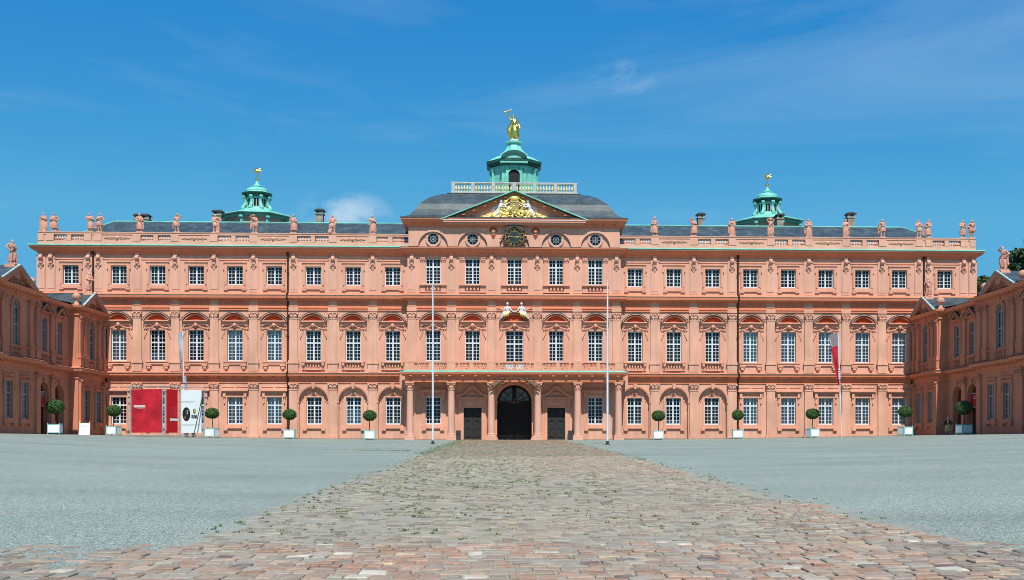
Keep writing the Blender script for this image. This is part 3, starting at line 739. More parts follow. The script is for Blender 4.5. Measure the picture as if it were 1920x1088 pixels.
# ------------------------------------------------------------------ gable with gilded relief
gy = -1.30; hw, gz0, gza = 7.35, 22.60, 25.63
m = MB(); m.box(-hw, hw, gy, .0, 22.40, 22.58); m.box(-hw+.12, hw-.12, gy+.2, .0, 22.2, 22.40)
gb = m.build('gable', M_trim, palace)
m = MB(); m.box(-hw-.05, hw+.05, gy-.06, gy+.7, 22.583, 22.66); m.build('gable_ledge', M_pale, gb)
sl = (gza-gz0)/hw; th = .62
m = MB()
for sg in (-1, 1): m.prism_y([(sg*hw, gz0+.07), (0, gza), (0, gza-th), (sg*(hw-th/sl-.18), gz0+.07)], gy+.50, 1.0)
for sg in (-1, 1):
    for k in range(6):
        t = .12 + .15*k; x = sg*hw*(1-t)*.985; z = gz0 + (gza-gz0)*t - .58; m.box(x-.16, x+.16, gy+.12, gy+.52, z+.30, z+.42)
m.build('raking_cornice', M_corn, gb)
m = MB()
for sg in (-1, 1): m.prism_y([(sg*(hw+.25), gz0+.0), (0, gza+.02), (0, gza+.12), (sg*(hw+.25), gz0+.10)], gy-.10, gy+.95)
m.build('copper_coping', M_teal, gb)
m = MB(); m.add([(-hw+.3, gy+.68, gz0), (hw-.3, gy+.68, gz0), (0, gy+.68, gza-.2)], [(0,1,2)]); m.build('gable_field', M_attic, gb)
m = MB()
for sg in (-1, 1): m.quad((sg*hw, gy+.3, gz0+.02), (0, gy+.3, gza+.03), (0, 4.2, gza+.03), (sg*hw, .2, gz0+.02))
m.build('gable_roof', M_slate, gb)
rr = random.Random(11)
m = MB(); yb = gy+.66
for k in range(460):
    x = rr.uniform(-3.5, 3.5); top = 22.85 + max(0, 1-abs(x)/3.7)**1.25*1.75
    z = 22.72 + (top-22.72)*rr.random()**.8; r = rr.uniform(.08, .20)
    m.ball((x, yb-rr.uniform(.0, .30) - .12*(1-(z-22.7)/2), z), (r*rr.uniform(.9, 1.7), r*.8, r*rr.uniform(.5, 1.0)), 8, 5, rotz=rr.uniform(-.5, .5), roty=rr.uniform(-1.2, 1.2))
for sg in (-1, 1):                                                       # scrolls round the shield
    for k in range(10):
        a = k*.34; p = (sg*(.52+.34*math.sin(a)), yb-.30, 23.55+.16*k); q = (sg*(.52+.34*math.sin(a+.34)), yb-.30, 23.55+.16*(k+1)); m.tube(p, q, .11, n=6)
    m.ball((sg*.95, yb-.25, 24.55), (.26, .16, .34), 8, 5)
m.ball((0, yb-.33, 24.88), (.52, .26, .30), 10, 6); m.box(-.42, .42, yb-.45, yb, 24.50, 24.70)
for k in range(-2, 3): m.tube((k*.14, yb-.36, 24.7), (k*.22, yb-.38, 25.08), .06, n=5); m.ball((k*.2, yb-.38, 25.12), .09, 6, 4)
put('gilded_relief', fuse(m, 'gilded_relief', M_sgold, .035, 1), gb)
m = MB(); m.prism_y([(-.44, 24.46), (.44, 24.46), (.46, 23.9), (.36, 23.55), (0, 23.3), (-.36, 23.55), (-.46, 23.9)], yb-.42, yb-.05); m.build('shield', M_ogold, gb)

# ------------------------------------------------------------------ sculpted figures: one continuous surface each
def limb(m, pts, n=8):
    for (p, r), (q, s) in zip(pts, pts[1:]): m.tube(p, q, r, s, n)
    for p, r in pts: m.ball(p, r*1.0, 8, 5)
ARMS = {'down': [(.17,.01,.65), (.155,-.05,.50)], 'hip': [(.235,.02,.66), (.12,-.06,.57)], 'chest': [(.175,-.04,.65), (-.02,-.13,.71)], 'head': [(.215,-.04,.86), (.07,-.075,.955)],
        'fwd': [(.17,-.08,.67), (.20,-.21,.66)], 'side': [(.22,-.02,.70), (.35,-.06,.68)], 'up': [(.22,0,.92), (.26,-.02,1.07)], 'cross': [(.175,-.05,.65), (-.11,-.13,.61)], 'low': [(.20,0,.64), (.26,-.06,.50)], 'over': [(.20,-.02,.92), (.02,-.03,1.0)]}
def hand(m, p, d, s=1.):
    p = Vector(p); d = Vector(d).normalized(); u = d.cross(Vector((0, 1, .1))).normalized()
    m.ball(tuple(p + d*.014*s), .024*s, 8, 5)
    for k in range(-1, 3): m.tube(tuple(p + u*(k-.5)*.011*s), tuple(p + d*(.06 - .004*abs(k))*s + u*(k-.5)*.014*s), .0075*s, .006*s, 5)
    m.tube(tuple(p), tuple(p + d*.03*s - u*.034*s), .008*s, n=5)
def figure(la='down', ra='hip', robe='long', sway=.03, turn=0., hat=None, prop=None, seed=0, stand=True):
    """standing sculpture, height 1, facing -y"""
    r = random.Random(seed); m = MB(); s = sway
    hip = Vector((s, 0, .50)); ch = Vector((-s*.3, -.01, .71)); nk = Vector((-s*.2, -.01, .845)); hd = Vector((-s*.1 + .018*turn, -.028, .915))
    fl, fr = Vector((-.06, -.02, .06)), Vector((.085, -.03, .06)); kl, kr = Vector((-.065+s*.4, -.03-.02*(s < 0), .285)), Vector((.075+s*.5, -.03-.02*(s > 0), .285))
    for h, k, f in ((hip+Vector((-.055,0,0)), kl, fl), (hip+Vector((.055,0,0)), kr, fr)):
        limb(m, [(h, .072), (h*.5+k*.5+Vector((0,-.006,0)), .066), (k, .046), (k*.55+f*.45+Vector((0,.014,0)), .045), (f, .027)])
        m.ball(tuple(f+Vector((0, -.035, -.018))), (.030, .065, .024), 8, 5)
    m.ball(tuple(hip), (.105, .08, .085), 10, 6); m.ball(tuple(hip*.5+ch*.5), (.092, .068, .11), 10, 6); m.ball(tuple(ch+Vector((0,0,.015))), (.118, .078, .115), 10, 6)
    m.ball(tuple(ch+Vector((0,.0,.085))), (.135, .062, .05), 10, 6)
    m.tube(tuple(ch+Vector((0,.005,.08))), tuple(hd), .042, .038, 8)
    m.ball(tuple(hd), (.050, .062, .068), 10, 8); m.ball(tuple(hd+Vector((.012*turn,-.058,-.008))), (.012, .020, .018), 6, 4); m.ball(tuple(hd+Vector((0,-.038,-.05))), (.026, .024, .018), 6, 4)
    m.ball(tuple(hd+Vector((0,.018,.02))), (.058, .062, .060), 10, 6)
    for q in (-1, 1): m.ball(tuple(hd+Vector((q*.05, .004, 0))), (.01, .016, .02), 6, 4)
    for side, key in ((-1, la), (1, ra)):
        e, h = ARMS[key]; sh = ch + Vector((side*.118, .005, .085))
        e = Vector((side*e[0], e[1], e[2])); h = Vector((side*h[0], h[1], h[2]))
        limb(m, [(sh, .042), (sh*.5+e*.5, .038), (e, .031), (e*.45+h*.55, .030), (h, .020)]); hand(m, h, h-e, 1.25)
    if robe in ('long', 'wrap', 'tunic', 'drape'):
        zb = {'long': .065, 'wrap': .16, 'tunic': .34, 'drape': .10}[robe]
        k = 26 if robe == 'long' else 18
        for i in range(k):
            a = 2*PI*i/k + r.uniform(-.1, .1); w = 1 + .25*r.random()
            if robe == 'drape' and -PI*.75 < ((a+PI) % (2*PI) - PI) < -PI*.2: continue
            p = hip + Vector((.088*math.cos(a), .068*math.sin(a), .07 if robe != 'long' else .13)); q = Vector((hip.x*.4 + .012 + .125*w*math.cos(a+.15*s/.03), .10*w*math.sin(a), zb+r.uniform(0, .03)))
            mid = p*.5+q*.5+Vector((.018*math.cos(a), .018*math.sin(a), 0)); m.tube(tuple(p), tuple(mid), .026, .030, 6); m.tube(tuple(mid), tuple(q), .030, .024, 6); m.ball(tuple(q), .024, 6, 4)
        m.lathe(hip.x*.7, 0, [(.07, zb+.03), (.105, zb+.06), (.10, .45), (.085, .58), (.03, .60)], 12, .8)
    if robe != 'bare':                                                   # sash over the shoulder, cloth over the arm
        d = -1 if seed % 2 else 1
        for k in range(4):
            p = ch + Vector((d*(.10-.02*k), -.05, .085-.012*k)); q = hip + Vector((-d*(.085+.012*k), -.055, .05-.028*k)); c = (p+q)/2 + Vector((0, -.055, -.01)); m.tube(tuple(p), tuple(c), .020, n=6); m.tube(tuple(c), tuple(q), .020, n=6)
        for k in range(3): m.tube((d*(.13+.02*k), .035, .74), (d*(.15+.025*k), .02, .30-.05*k), .024, .034, 6)
    if hat == 'helmet': m.ball(tuple(hd+Vector((0,.01,.035))), (.066, .078, .055), 10, 6); m.tube(tuple(hd+Vector((0,-.03,.085))), tuple(hd+Vector((0,.06,.075))), .02, n=6)
    if hat == 'crown': m.lathe(hd.x, hd.y+.01, [(.05, hd.z+.04), (.056, hd.z+.07), (.05, hd.z+.13), (.02, hd.z+.14)], 8)
    if hat == 'veil': m.ball(tuple(hd+Vector((0,.025,-.005))), (.07, .065, .085), 10, 6); m.tube(tuple(hd+Vector((0,.05,0))), (0, .06, .62), .06, .09, 8)
    if prop == 'stump': m.tube((.15, .04, .04), (.14, .03, .40), .07, .05, 8); m.ball((.14, .02, .42), (.07, .06, .04), 8, 5)
    if prop == 'shield': m.ball((.17, -.03, .22), (.09, .03, .15), 10, 6)
    if prop == 'knee': limb(m, [(hip+Vector((-.05,0,0)), .07), (Vector((-.13, -.15, .42)), .052), (Vector((-.13, -.13, .20)), .045)]); m.taper(-.13, -.12, .03, .20, .10, .08, .08, .07)
    if prop == 'staff': m.tube((.24, -.07, .05), (.25, -.06, 1.05), .013, n=6)
    if stand: m.box(-.16, .19, -.12, .11, -.005, .05)
    return m
def statue(label, cat, kw, pos, h, rz=0., group=None, m_=None, name='statue', plinth=None):
    fm = figure(**kw); me = fuse(fm, name, m_ or M_statue, .0135)
    if plinth is None:
        o = put(name, me, None, pos, rz); o.scale = (h, h, h); return tag(o, label, cat, group)
    t = thing(name, label, cat, pos, 0., group)
    o = put('figure', me, t, (0, 0, plinth), rz); o.scale = (h, h, h)
    m = MB(); m.taper(0, 0, -.6, plinth*.75, .50, .50, .42, .42); m.box(-.42, .42, -.42, .42, plinth*.75, plinth); m.build('pedestal', M_statue, t)
    return t

G_ST = 'statues along the roof balustrade'
ROOFST = [
 (-48.2, 'robed statue holding cloth to its chest at the far left corner of the roof balustrade', dict(la='down', ra='chest', robe='long', sway=-.035, turn=1)),
 (-47.1, 'broad draped statue with bent right elbow, beside the corner statue at the left roof end', dict(la='cross', ra='hip', robe='wrap', sway=.02, prop='stump')),
 (-43.5, 'slim statue reaching one arm leftwards, first of the left pair above the downpipe', dict(la='fwd', ra='chest', robe='wrap', sway=.03, turn=-1)),
 (-42.5, 'bare-legged statue with hand on hip, second of the left pair above the downpipe', dict(la='chest', ra='hip', robe='tunic', sway=-.03)),
 (-38.5, 'heavily cloaked statue with crossed arms in front of the wide low chimney', dict(la='cross', ra='chest', robe='wrap', sway=.0, hat='veil')),
 (-34.7, 'leaning statue shading its face with a raised arm, right of the wide chimney', dict(la='down', ra='head', robe='tunic', sway=-.045, turn=1)),
 (-30.8, 'statue reaching both arms towards a tree stump, beside the left tower chimney', dict(la='cross', ra='side', robe='tunic', sway=.02, prop='stump', turn=1)),
 (-26.8, 'statue lifting a hand to its head below the middle of the left green tower', dict(la='head', ra='chest', robe='tunic', sway=.04, turn=-1)),
 (-22.85, 'helmeted statue with wide cloak above the left middle downpipe', dict(la='down', ra='cross', robe='wrap', sway=.03, hat='helmet')),
 (-18.75, 'statue leaning on its raised knee, foot on a block, against the small cloud', dict(la='cross', ra='down', robe='tunic', sway=-.02, prop='knee', turn=-1)),
 (-14.72, 'statue with flowing cloak behind bare legs, nearest to the clock pavilion on the left', dict(la='down', ra='chest', robe='drape', sway=.035)),
 (14.66, 'statue wearing a tall crown, nearest to the clock pavilion on the right', dict(la='cross', ra='down', robe='wrap', sway=-.02, hat='crown')),
 (18.7, 'twisting statue with left arm raised over its brow, left of the right roof chimney', dict(la='head', ra='chest', robe='wrap', sway=.045, turn=-1)),
 (22.8, 'long-robed veiled statue standing straight above the right middle downpipe', dict(la='cross', ra='chest', robe='long', sway=.0, hat='veil')),
 (26.85, 'half-nude statue with both arms folded over its head below the right green tower', dict(la='over', ra='over', robe='drape', sway=-.04)),
 (30.9, 'hooded long-robed statue hugging itself at the right edge of the right tower roof', dict(la='cross', ra='cross', robe='long', sway=.01, hat='veil')),
 (34.85, 'long-robed statue with a bulging cloak, left of the rightmost chimney', dict(la='chest', ra='down', robe='long', sway=-.03, hat='veil')),
 (38.72, 'short-skirted statue with lowered arms, right of the rightmost chimney', dict(la='down', ra='cross', robe='tunic', sway=.03)),
 (42.6, 'short-skirted statue looking left, first of the right pair above the downpipe', dict(la='chest', ra='cross', robe='tunic', sway=.035, turn=-1)),
 (43.65, 'draped statue with wide hips, second of the right pair above the downpipe', dict(la='hip', ra='cross', robe='wrap', sway=-.03)),
 (47.3, 'draped statue turning its head to the right, inner one of the right corner pair', dict(la='cross', ra='hip', robe='wrap', sway=.035, turn=1)),
 (48.35, 'slim draped statue standing at the far right corner of the roof balustrade', dict(la='hip', ra='down', robe='tunic', sway=-.025)),
]
for i, (x, lb, kw) in enumerate(ROOFST):
    statue(lb, 'statue', dict(kw, seed=i), (x, -.1, 21.28), 1.98, (.12 if i % 3 else -.15), G_ST)

# golden statue on the belfry
m = figure(la='up', ra='low', robe='wrap', sway=.03, hat='helmet', seed=4)
m.tube((-.42, -.03, 1.075), (-.10, -.03, 1.19), .022, .022, 6); m.ball((-.42, -.03, 1.075), .035, 6, 4); m.ball((-.10, -.03, 1.19), .03, 6, 4)
for k, (x, z, rx, rz) in enumerate(((-.12, .62, .07, .10), (-.17, .54, .09, .10), (-.20, .44, .10, .10), (-.20, .34, .10, .10), (-.17, .25, .09, .10), (-.12, .18, .07, .09))):
    m.ball((x, .05, z), (rx, .06, rz), 8, 6)
for k in range(6): m.tube((-.08-.03*k, .0, .64-.03*k), (-.10-.026*k, -.02, .20+.035*k), .022, n=6)
m.ball((.16, -.03, .14), (.06, .07, .09), 8, 5); m.tube((.18, -.02, .12), (.24, .02, .26), .03, .015, 6); m.ball((.15, -.08, .23), .03, 6, 4)
go = put('golden_statue', fuse(m, 'golden_statue', M_gold, .0135), None, (0, bcy, 33.14)); go.scale = (2.55, 2.7, 2.92)
tag(go, 'gilded statue of an armoured man raising one arm on top of the green belfry', 'statue')

# angels of the gable
def angel(sg):
    m = MB(); V = lambda x, y, z: Vector((sg*x, y, z))
    hd, ch, hp = V(1.38, -.30, 1.95), V(1.40, -.25, 1.50), V(1.62, -.22, 1.02)
    m.ball(tuple(hd), (.17, .19, .22), 8, 6); m.ball(tuple(hd+Vector((0,.04,.05))), (.20, .2, .18), 8, 6); m.tube(tuple(ch), tuple(hd), .10, n=6)
    limb(m, [(ch+Vector((0,0,.1)), .22), (hp, .20)])
    limb(m, [(V(1.26,-.28,1.62), .10), (V(.95,-.42,1.52), .08), (V(.62,-.48,1.72), .055)]); hand(m, V(.60,-.48,1.74), V(-1,0,.5), 3.2)
    limb(m, [(V(1.58,-.2,1.62), .10), (V(1.42,-.45,1.36), .08), (V(1.0,-.48,1.36), .055)]); hand(m, V(1.0,-.48,1.36), V(-1,0,.1), 3.2)
    limb(m, [(hp, .19), (V(1.82,-.40,.62), .13), (V(1.98,-.30,.12), .07)]); m.ball(tuple(V(2.0,-.36,.06)), (.08, .15, .07), 6, 4)
    limb(m, [(hp+V(.12,0,0), .18), (V(2.05,-.30,.70), .12), (V(2.30,-.28,.30), .065)]); m.ball(tuple(V(2.36,-.3,.26)), (.08, .14, .06), 6, 4)
    for k in range(7): m.tube(tuple(V(1.55, -.05, 1.62+.03*k)), tuple(V(2.35+.10*k-.035*k*k, -.02+.02*k, .95+.16*k)), .10, .05, 6)
    return fuse(m, 'angel', M_marble, .035)
for sg in (-1, 1): put('angel', angel(sg), gb, (0, yb, 22.68))

# reclining figures on the balcony-door pediment
for sg in (-1, 1):
    m = MB(); V = lambda x, y, z: Vector((sg*x, y, z))
    limb(m, [(V(.72,-.5,.62), .20), (V(.74,-.5,1.02), .21)]); m.tube(tuple(V(.74,-.5,1.15)), tuple(V(.72,-.55,1.40)), .09, n=6); m.ball(tuple(V(.72,-.56,1.47)), (.13,.15,.17), 8, 6); m.ball(tuple(V(.72,-.52,1.52)), (.15,.15,.13), 8, 6)
    limb(m, [(V(.76,-.5,.55), .18), (V(1.05,-.66,.42), .14), (V(1.42,-.60,-.02), .09)]); m.ball(tuple(V(1.46,-.64,-.06)), (.10,.14,.06), 6, 4)
    limb(m, [(V(.66,-.5,.55), .17), (V(1.12,-.45,.60), .13), (V(1.22,-.5,.18), .09)])
    limb(m, [(V(.52,-.52,1.12), .09), (V(.36,-.58,.86), .07), (V(.14,-.6,.66), .05)]); hand(m, V(.14,-.6,.66), V(-1,0,-.2), 2.6)
    limb(m, [(V(.94,-.5,1.12), .09), (V(1.08,-.56,.86), .07), (V(1.36,-.58,.98), .05)]); hand(m, V(1.36,-.58,.98), V(1,0,.3), 2.6)
    t = put('reclining_figure', fuse(m, 'reclining_figure', M_marble, .03), palace, (0, PY, 12.55))
    m = MB()
    for k in range(4): limb(m, [(V(.50+.12*k,-.70,.66-.03*k), .07), (V(.62+.16*k,-.76,.42-.05*k), .07), (V(.66+.20*k,-.74,.22-.04*k), .05)])
    put('gilded_drapery', fuse(m, 'gilded_drapery', M_sgold, .03), t)

# clock
m = MB(); m.disc(0, 0, 1.02, -.24, .06, 40); ck = m.build('clock', M_black, palace, (0, PY-.1, 20.93)); ck.scale = (.93, 1, .93)
m = MB(); m.disc(0, 0, .64, -.30, -.242, 32); m.build('dial', M_dial, ck)
m = MB(); m.arcband(0, 0, 1.0, 1.035, -.36, -.05, 0, 2*PI, 40); m.build('gilded_ring', M_ogold, ck); m = MB(); m.arcband(0, 0, .64, .665, -.32, -.245, 0, 2*PI, 40); m.build('inner_ring', M_ogold, ck)
NUM = ['XII', 'I', 'II', 'III', 'IIII', 'V', 'VI', 'VII', 'VIII', 'IX', 'X', 'XI']
for k, t in enumerate(NUM):
    a = PI/2 - k*PI/6; m = MB(); w = {'I': .055, 'V': .12, 'X': .12}; tot = sum(w[c] for c in t); u = -tot/2
    def P(x, r): return (r*math.cos(a) + x*math.sin(a), -.265, r*math.sin(a) - x*math.cos(a))
    for c in t:
        x = u + w[c]/2; u += w[c]
        if c == 'I': m.tube(P(x, .70), P(x, .96), .017, n=4)
        if c == 'V': m.tube(P(x-.04, .96), P(x, .70), .017, n=4); m.tube(P(x+.04, .96), P(x, .70), .013, n=4)
        if c == 'X': m.tube(P(x-.045, .96), P(x+.045, .70), .017, n=4); m.tube(P(x+.045, .96), P(x-.045, .70), .013, n=4)
    m.build('numeral', M_ogold, ck)
for nm, a, l, w in (('hour_hand', R(6), .62, .075), ('minute_hand', R(172), .85, .055)):
    m = MB(); c, s = math.cos(a), math.sin(a); y = -.335 if nm[0] == 'h' else -.36
    m.prism_y([(-.2*c-w*.4*s, -.2*s+w*.4*c), (-.2*c+w*.4*s, -.2*s-w*.4*c), (l*.7*c+w*s, l*.7*s-w*c), (l*c, l*s), (l*.7*c-w*s, l*.7*s+w*c)], y, y+.02); m.build(nm, M_ogold, ck)
m = MB(); m.arcband(0, 0, 1.10, 1.36, -.42, .05, PI*.20, PI*.80, 20); ib = m.build('inscription_band', M_bin, ck)
m = MB()
for k in range(26):
    if k == 12: continue
    a = PI*.225 + k*PI*.55/25; m.tube((1.16*math.cos(a), -.43, 1.16*math.sin(a)), (1.29*math.cos(a), -.43, 1.29*math.sin(a)), .018, n=4)
m.build('gilded_lettering', M_ogold, ib)
rr = random.Random(5)
for sg in (-1, 1):
    m = MB()
    for k in range(15):
        a = -PI*.42 + k*PI*.045; b = a + rr.uniform(-.15, .25); r1 = rr.uniform(1.25, 1.62)
        if sg < 0: a, b = PI-a, PI-b
        p = (1.02*math.cos(a), -.15, 1.02*math.sin(a)); c = (1.2*math.cos((a+b)/2), -.28, 1.2*math.sin((a+b)/2)); q = (r1*math.cos(b), -.22, max(-1.02, r1*math.sin(b)))
        m.tube(p, c, .07, .06, 5); m.tube(c, q, .06, .025, 5)
        if k % 3 == 0: m.ball(q, .09, 6, 4)
    m.build('rocaille', M_brown, ck)
for sg in (-1, 1):                                                       # shell brackets beside the clock
    m = MB(); m.arcband(sg*2.18, 21.62, .25, .40, -.12, .04, -PI*.1, PI*1.1, 12); m.taper(sg*2.18, -.05, 20.95, 21.3, .06, .08, .22, .10); m.build('shell_recess', M_red, palace, (0, PY, 0))
    m = MB(); m.ball((sg*2.18, -.14, 21.60), (.24, .16, .20), 8, 5); m.ball((sg*2.18, -.14, 21.25), (.14, .1, .08), 8, 5); m.build('shell_ornament', M_trim, palace, (0, PY, 0))

# ------------------------------------------------------------------ portico
cyc = -2.35
m = MB(); y0 = -2.72
m.box(-11.05, 11.05, y0, PY, 5.88, 6.98)
port = m.build('portico', M_corn, palace)
PP = [(-11.05, PY+.02), (-11.05, y0), (11.05, y0), (11.05, PY+.02)]
m = MB(); m.sweep(PP, [(-.1, 5.86), (.05, 5.87), (.05, 6.0), (.10, 6.02), (.10, 6.08), (.03, 6.10), (.03, 6.42), (.14, 6.46), (.18, 6.54), (.40, 6.58), (.50, 6.64), (.56, 6.80), (.56, 6.84), (-.1, 7.02)])
for i in range(17): x = -10.5 + i*21/16; m.box(x-.14, x+.14, y0-.42, y0-.02, 6.43, 6.54) if abs(x) > 1.7 else None
m.build('portico_cornice', M_corn, port)
m = MB(); m.sweep(PP, [(.50, 6.843), (.575, 6.843), (.58, 6.87), (.0, 7.03), (0, 7.0)]); m.build('flashing', M_teal, port)
m = MB()
for sg in (-1, 1): m.box(*sorted((sg*2.9, sg*5.9)), y0-.02, PY, 5.84, 5.879)
m.build('soffit', M_trim, port)
m = MB()
m.box(-.50, .50, -.50, .50, -.5, .36); m.lathe(0, 0, [(.47, .36), (.48, .42), (.44, .50), (.40, .52), (.42, .58), (.37, .64)], 20)
CBASE = m.mesh('column_base', M_col)
m = MB(); m.lathe(0, 0, [(.36, .64), (.355, 1.6), (.34, 3.2), (.31, 4.9), (.30, 5.02)], 24); m.lathe(0, 0, [(.33, 5.00), (.35, 5.05), (.33, 5.10)], 20); CSH = m.mesh('column', M_col, smooth=False)
m = MB(); m.lathe(0, 0, [(.30, 5.10), (.31, 5.35), (.38, 5.62), (.42, 5.70)], 16)
for k in range(8):
    a = k*PI/4 + PI/8; m.ball((.34*math.cos(a), .34*math.sin(a), 5.32), (.10, .10, .16), 6, 4)
    if k % 2 == 0: m.ball((.44*math.cos(a+PI/8), .44*math.sin(a+PI/8), 5.62), (.14, .14, .12), 8, 5)
m.box(-.46, .46, -.46, .46, 5.72, 5.86); CCAP = m.mesh('capital', M_trim)
for x in (-10.63, -6.44, -2.37, 2.37, 6.44, 10.63):
    c = put('column', CSH, port, (x, cyc, 0)); put('column_base', CBASE, c); put('capital', CCAP, c)
# portico balustrade of interlaced strapwork
m = MB(); bz0, bz1 = 7.03, 7.98; by = y0+.12
m.box(-11.05, 11.05, by-.16, by+.16, bz0, bz0+.16); m.box(-11.05, 11.05, by-.19, by+.19, bz1-.16, bz1)
for sg in (-1, 1): m.box(*sorted((sg*11.04, sg*10.76)), by+.19, PY, bz0, bz1-.003)
PT = [-10.63, -8.5, -6.44, -4.4, -2.37, 2.37, 4.4, 6.44, 8.5, 10.63]
for x in PT: m.box(x-.42 if abs(x) in (10.63, 6.44, 2.37) else x-.17, x+.42 if abs(x) in (10.63, 6.44, 2.37) else x+.17, by-.17, by+.17, bz0+.16, bz1-.16)
pb = m.build('portico_balustrade', M_trim, port)
m = MB()
for sg in (-1, 1):
    m.tube((sg*.03, 0, .03), (sg*.17, 0, .20), .055, n=6); m.tube((sg*.17, 0, .20), (sg*.12, 0, .34), .055, n=6); m.tube((sg*.12, 0, .34), (sg*.02, 0, .60), .05, n=6)
m.ball((0, 0, .30), (.07, .06, .09), 6, 4)
SB, SBW = m.mesh('strapwork_baluster', M_trim), m.mesh('strapwork_baluster', M_white)
for a, b in zip(PT, PT[1:]):
    lo = a + (.42 if abs(a) in (10.63, 6.44, 2.37) else .17); hi = b - (.42 if abs(b) in (10.63, 6.44, 2.37) else .17); n = max(4, round((hi-lo)/.36))
    for j in range(n):
        x = lo+(hi-lo)*(j+.5)/n; put('strapwork_baluster', SBW if .25 < abs(x) < 1.0 else SB, pb, (x, by, bz0+.16))
# great gate
m = MB(); yg = PY+1.95
m.prism_y([(-1.8, -.3)] + [(-1.8*math.cos(PI*i/24), 3.95+1.8*math.sin(PI*i/24)) for i in range(25)] + [(1.8, -.3)], yg+.06, yg+.16); gate = m.build('gate', M_gate, palace)
m = MB(); m.box(-1.80, 1.80, yg-.10, yg+.055, 3.72, 4.12); m.box(-.22, .22, yg-.08, yg+.055, 4.12, 5.7); m.arcband(0, 3.95, 1.60, 1.795, yg-.08, yg+.055, n=24); m.build('gate_transom', M_gate, gate)
for sg in (-1, 1):
    m = MB(); m.box(*sorted((sg*.03, sg*1.72)), yg-.02, yg+.055, .58, 3.72)
    for z0, z1 in ((.75, 1.7), (1.85, 2.75), (2.9, 3.6)):
        for c in (.48, 1.26): m.box(*sorted((sg*(c-.3), sg*(c+.3))), yg-.06, yg-.021, z0, z1)
    m.build('gate_leaf', M_gate, gate)
    m = MB(); m.box(*sorted((sg*.02, sg*1.78)), yg-.10, yg+.05, -.2, .56); m.build('kickboard', M_kick, gate)
m = MB()
for sg in (-1, 1): m.add([(sg*.24, yg+.02, 4.14)] + [(sg*1.58*math.cos(PI/2*i/10*.93), yg+.02, 3.95+1.58*math.sin(PI/2*i/10*.93)) for i in range(11)], [tuple(range(12))])
m.build('fanlight_pane', mat('fanlight_glass', (.16, .21, .24), .25, var=.15), gate)
m = MB()
for sg in (-1, 1):
    for a in (22, 48): m.tube((sg*.5*math.cos(R(a)), yg, 3.95+.5*math.sin(R(a))), (sg*1.6*math.cos(R(a)), yg, 3.95+1.6*math.sin(R(a))), .035, n=5)
for a0, a1 in ((.12, 1.3), (PI-1.3, PI-.12)): m.arcband(0, 3.95, 1.03, 1.09, yg-.02, yg+.015, a0, a1, 8)
m.build('fanlight_bars', M_gate, gate)
m = MB(); m.ball((0, yg-.18, 4.0), (.16, .10, .22), 8, 6); m.ball((0, yg-.2, 4.32), (.12, .08, .10), 8, 5)
for sg in (-1, 1):
    for k in range(4): m.ball((sg*(.22+.13*k), yg-.15, 3.98+.06*(k % 2)), (.10, .06, .09), 6, 4)
m.build('gate_emblem', M_brown, gate)
m = MB(); m.arcband(0, 3.95, 1.803, 2.05, PY-.08, PY+.05, n=24)
for sg in (-1, 1): m.box(*sorted((sg*1.72, sg*2.12)), PY-.14, PY+.06, 3.80, 3.95); m.box(*sorted((sg*1.803, sg*2.02)), PY-.08, PY+.05, .5, 3.80)
m.build('gate_archivolt', M_trim, palace)
for sg in (-1, 1): m = MB(); m.prism_y([(sg*1.72, -.4), (sg*2.2, -.4), (sg*2.2, .62), (sg*2.0, .62), (sg*1.9, .40), (sg*1.80, .22), (sg*1.70, .12), (sg*1.66, 0)], PY-.5, PY-.01); m.build('guard_stone', M_col, palace)
# flying figures over the gate
for sg in (-1, 1):
    m = MB(); V = lambda x, y, z: Vector((sg*x, y, z))
    limb(m, [(V(1.42,-.2,6.02), .16), (V(1.75,-.22,5.78), .15)]); m.ball(tuple(V(1.22,-.28,6.28)), (.13,.14,.16), 8, 6); m.tube(tuple(V(1.35,-.24,6.1)), tuple(V(1.22,-.27,6.26)), .07, n=6)
    limb(m, [(V(1.8,-.22,5.74), .15), (V(2.1,-.26,5.45), .11), (V(2.45,-.22,5.12), .07)]); limb(m, [(V(1.85,-.18,5.8), .13), (V(2.25,-.2,5.62), .10), (V(2.55,-.18,5.42), .06)])
    limb(m, [(V(1.32,-.25,6.05), .07), (V(1.0,-.3,6.10), .055), (V(.72,-.3,6.26), .045)]); hand(m, V(.72,-.3,6.26), V(-1,0,.4), 2.4); limb(m, [(V(1.5,-.25,5.95), .07), (V(1.30,-.34,5.72), .055), (V(1.12,-.34,5.80), .04)]); hand(m, V(1.12,-.34,5.8), V(-1,0,.2), 2.4)
    m.tube(tuple(V(.75,-.32,6.24)), tuple(V(.38,-.32,6.40)), .03, .09, 6)
    for k in range(5): m.tube(tuple(V(1.55,-.1,6.0)), tuple(V(2.1+.10*k,-.08,6.30-.16*k)), .07, .035, 5)
    put('trumpeting_figure', fuse(m, 'trumpeting_figure', M_brown, .03), port, (0, y0+.02, -.10))
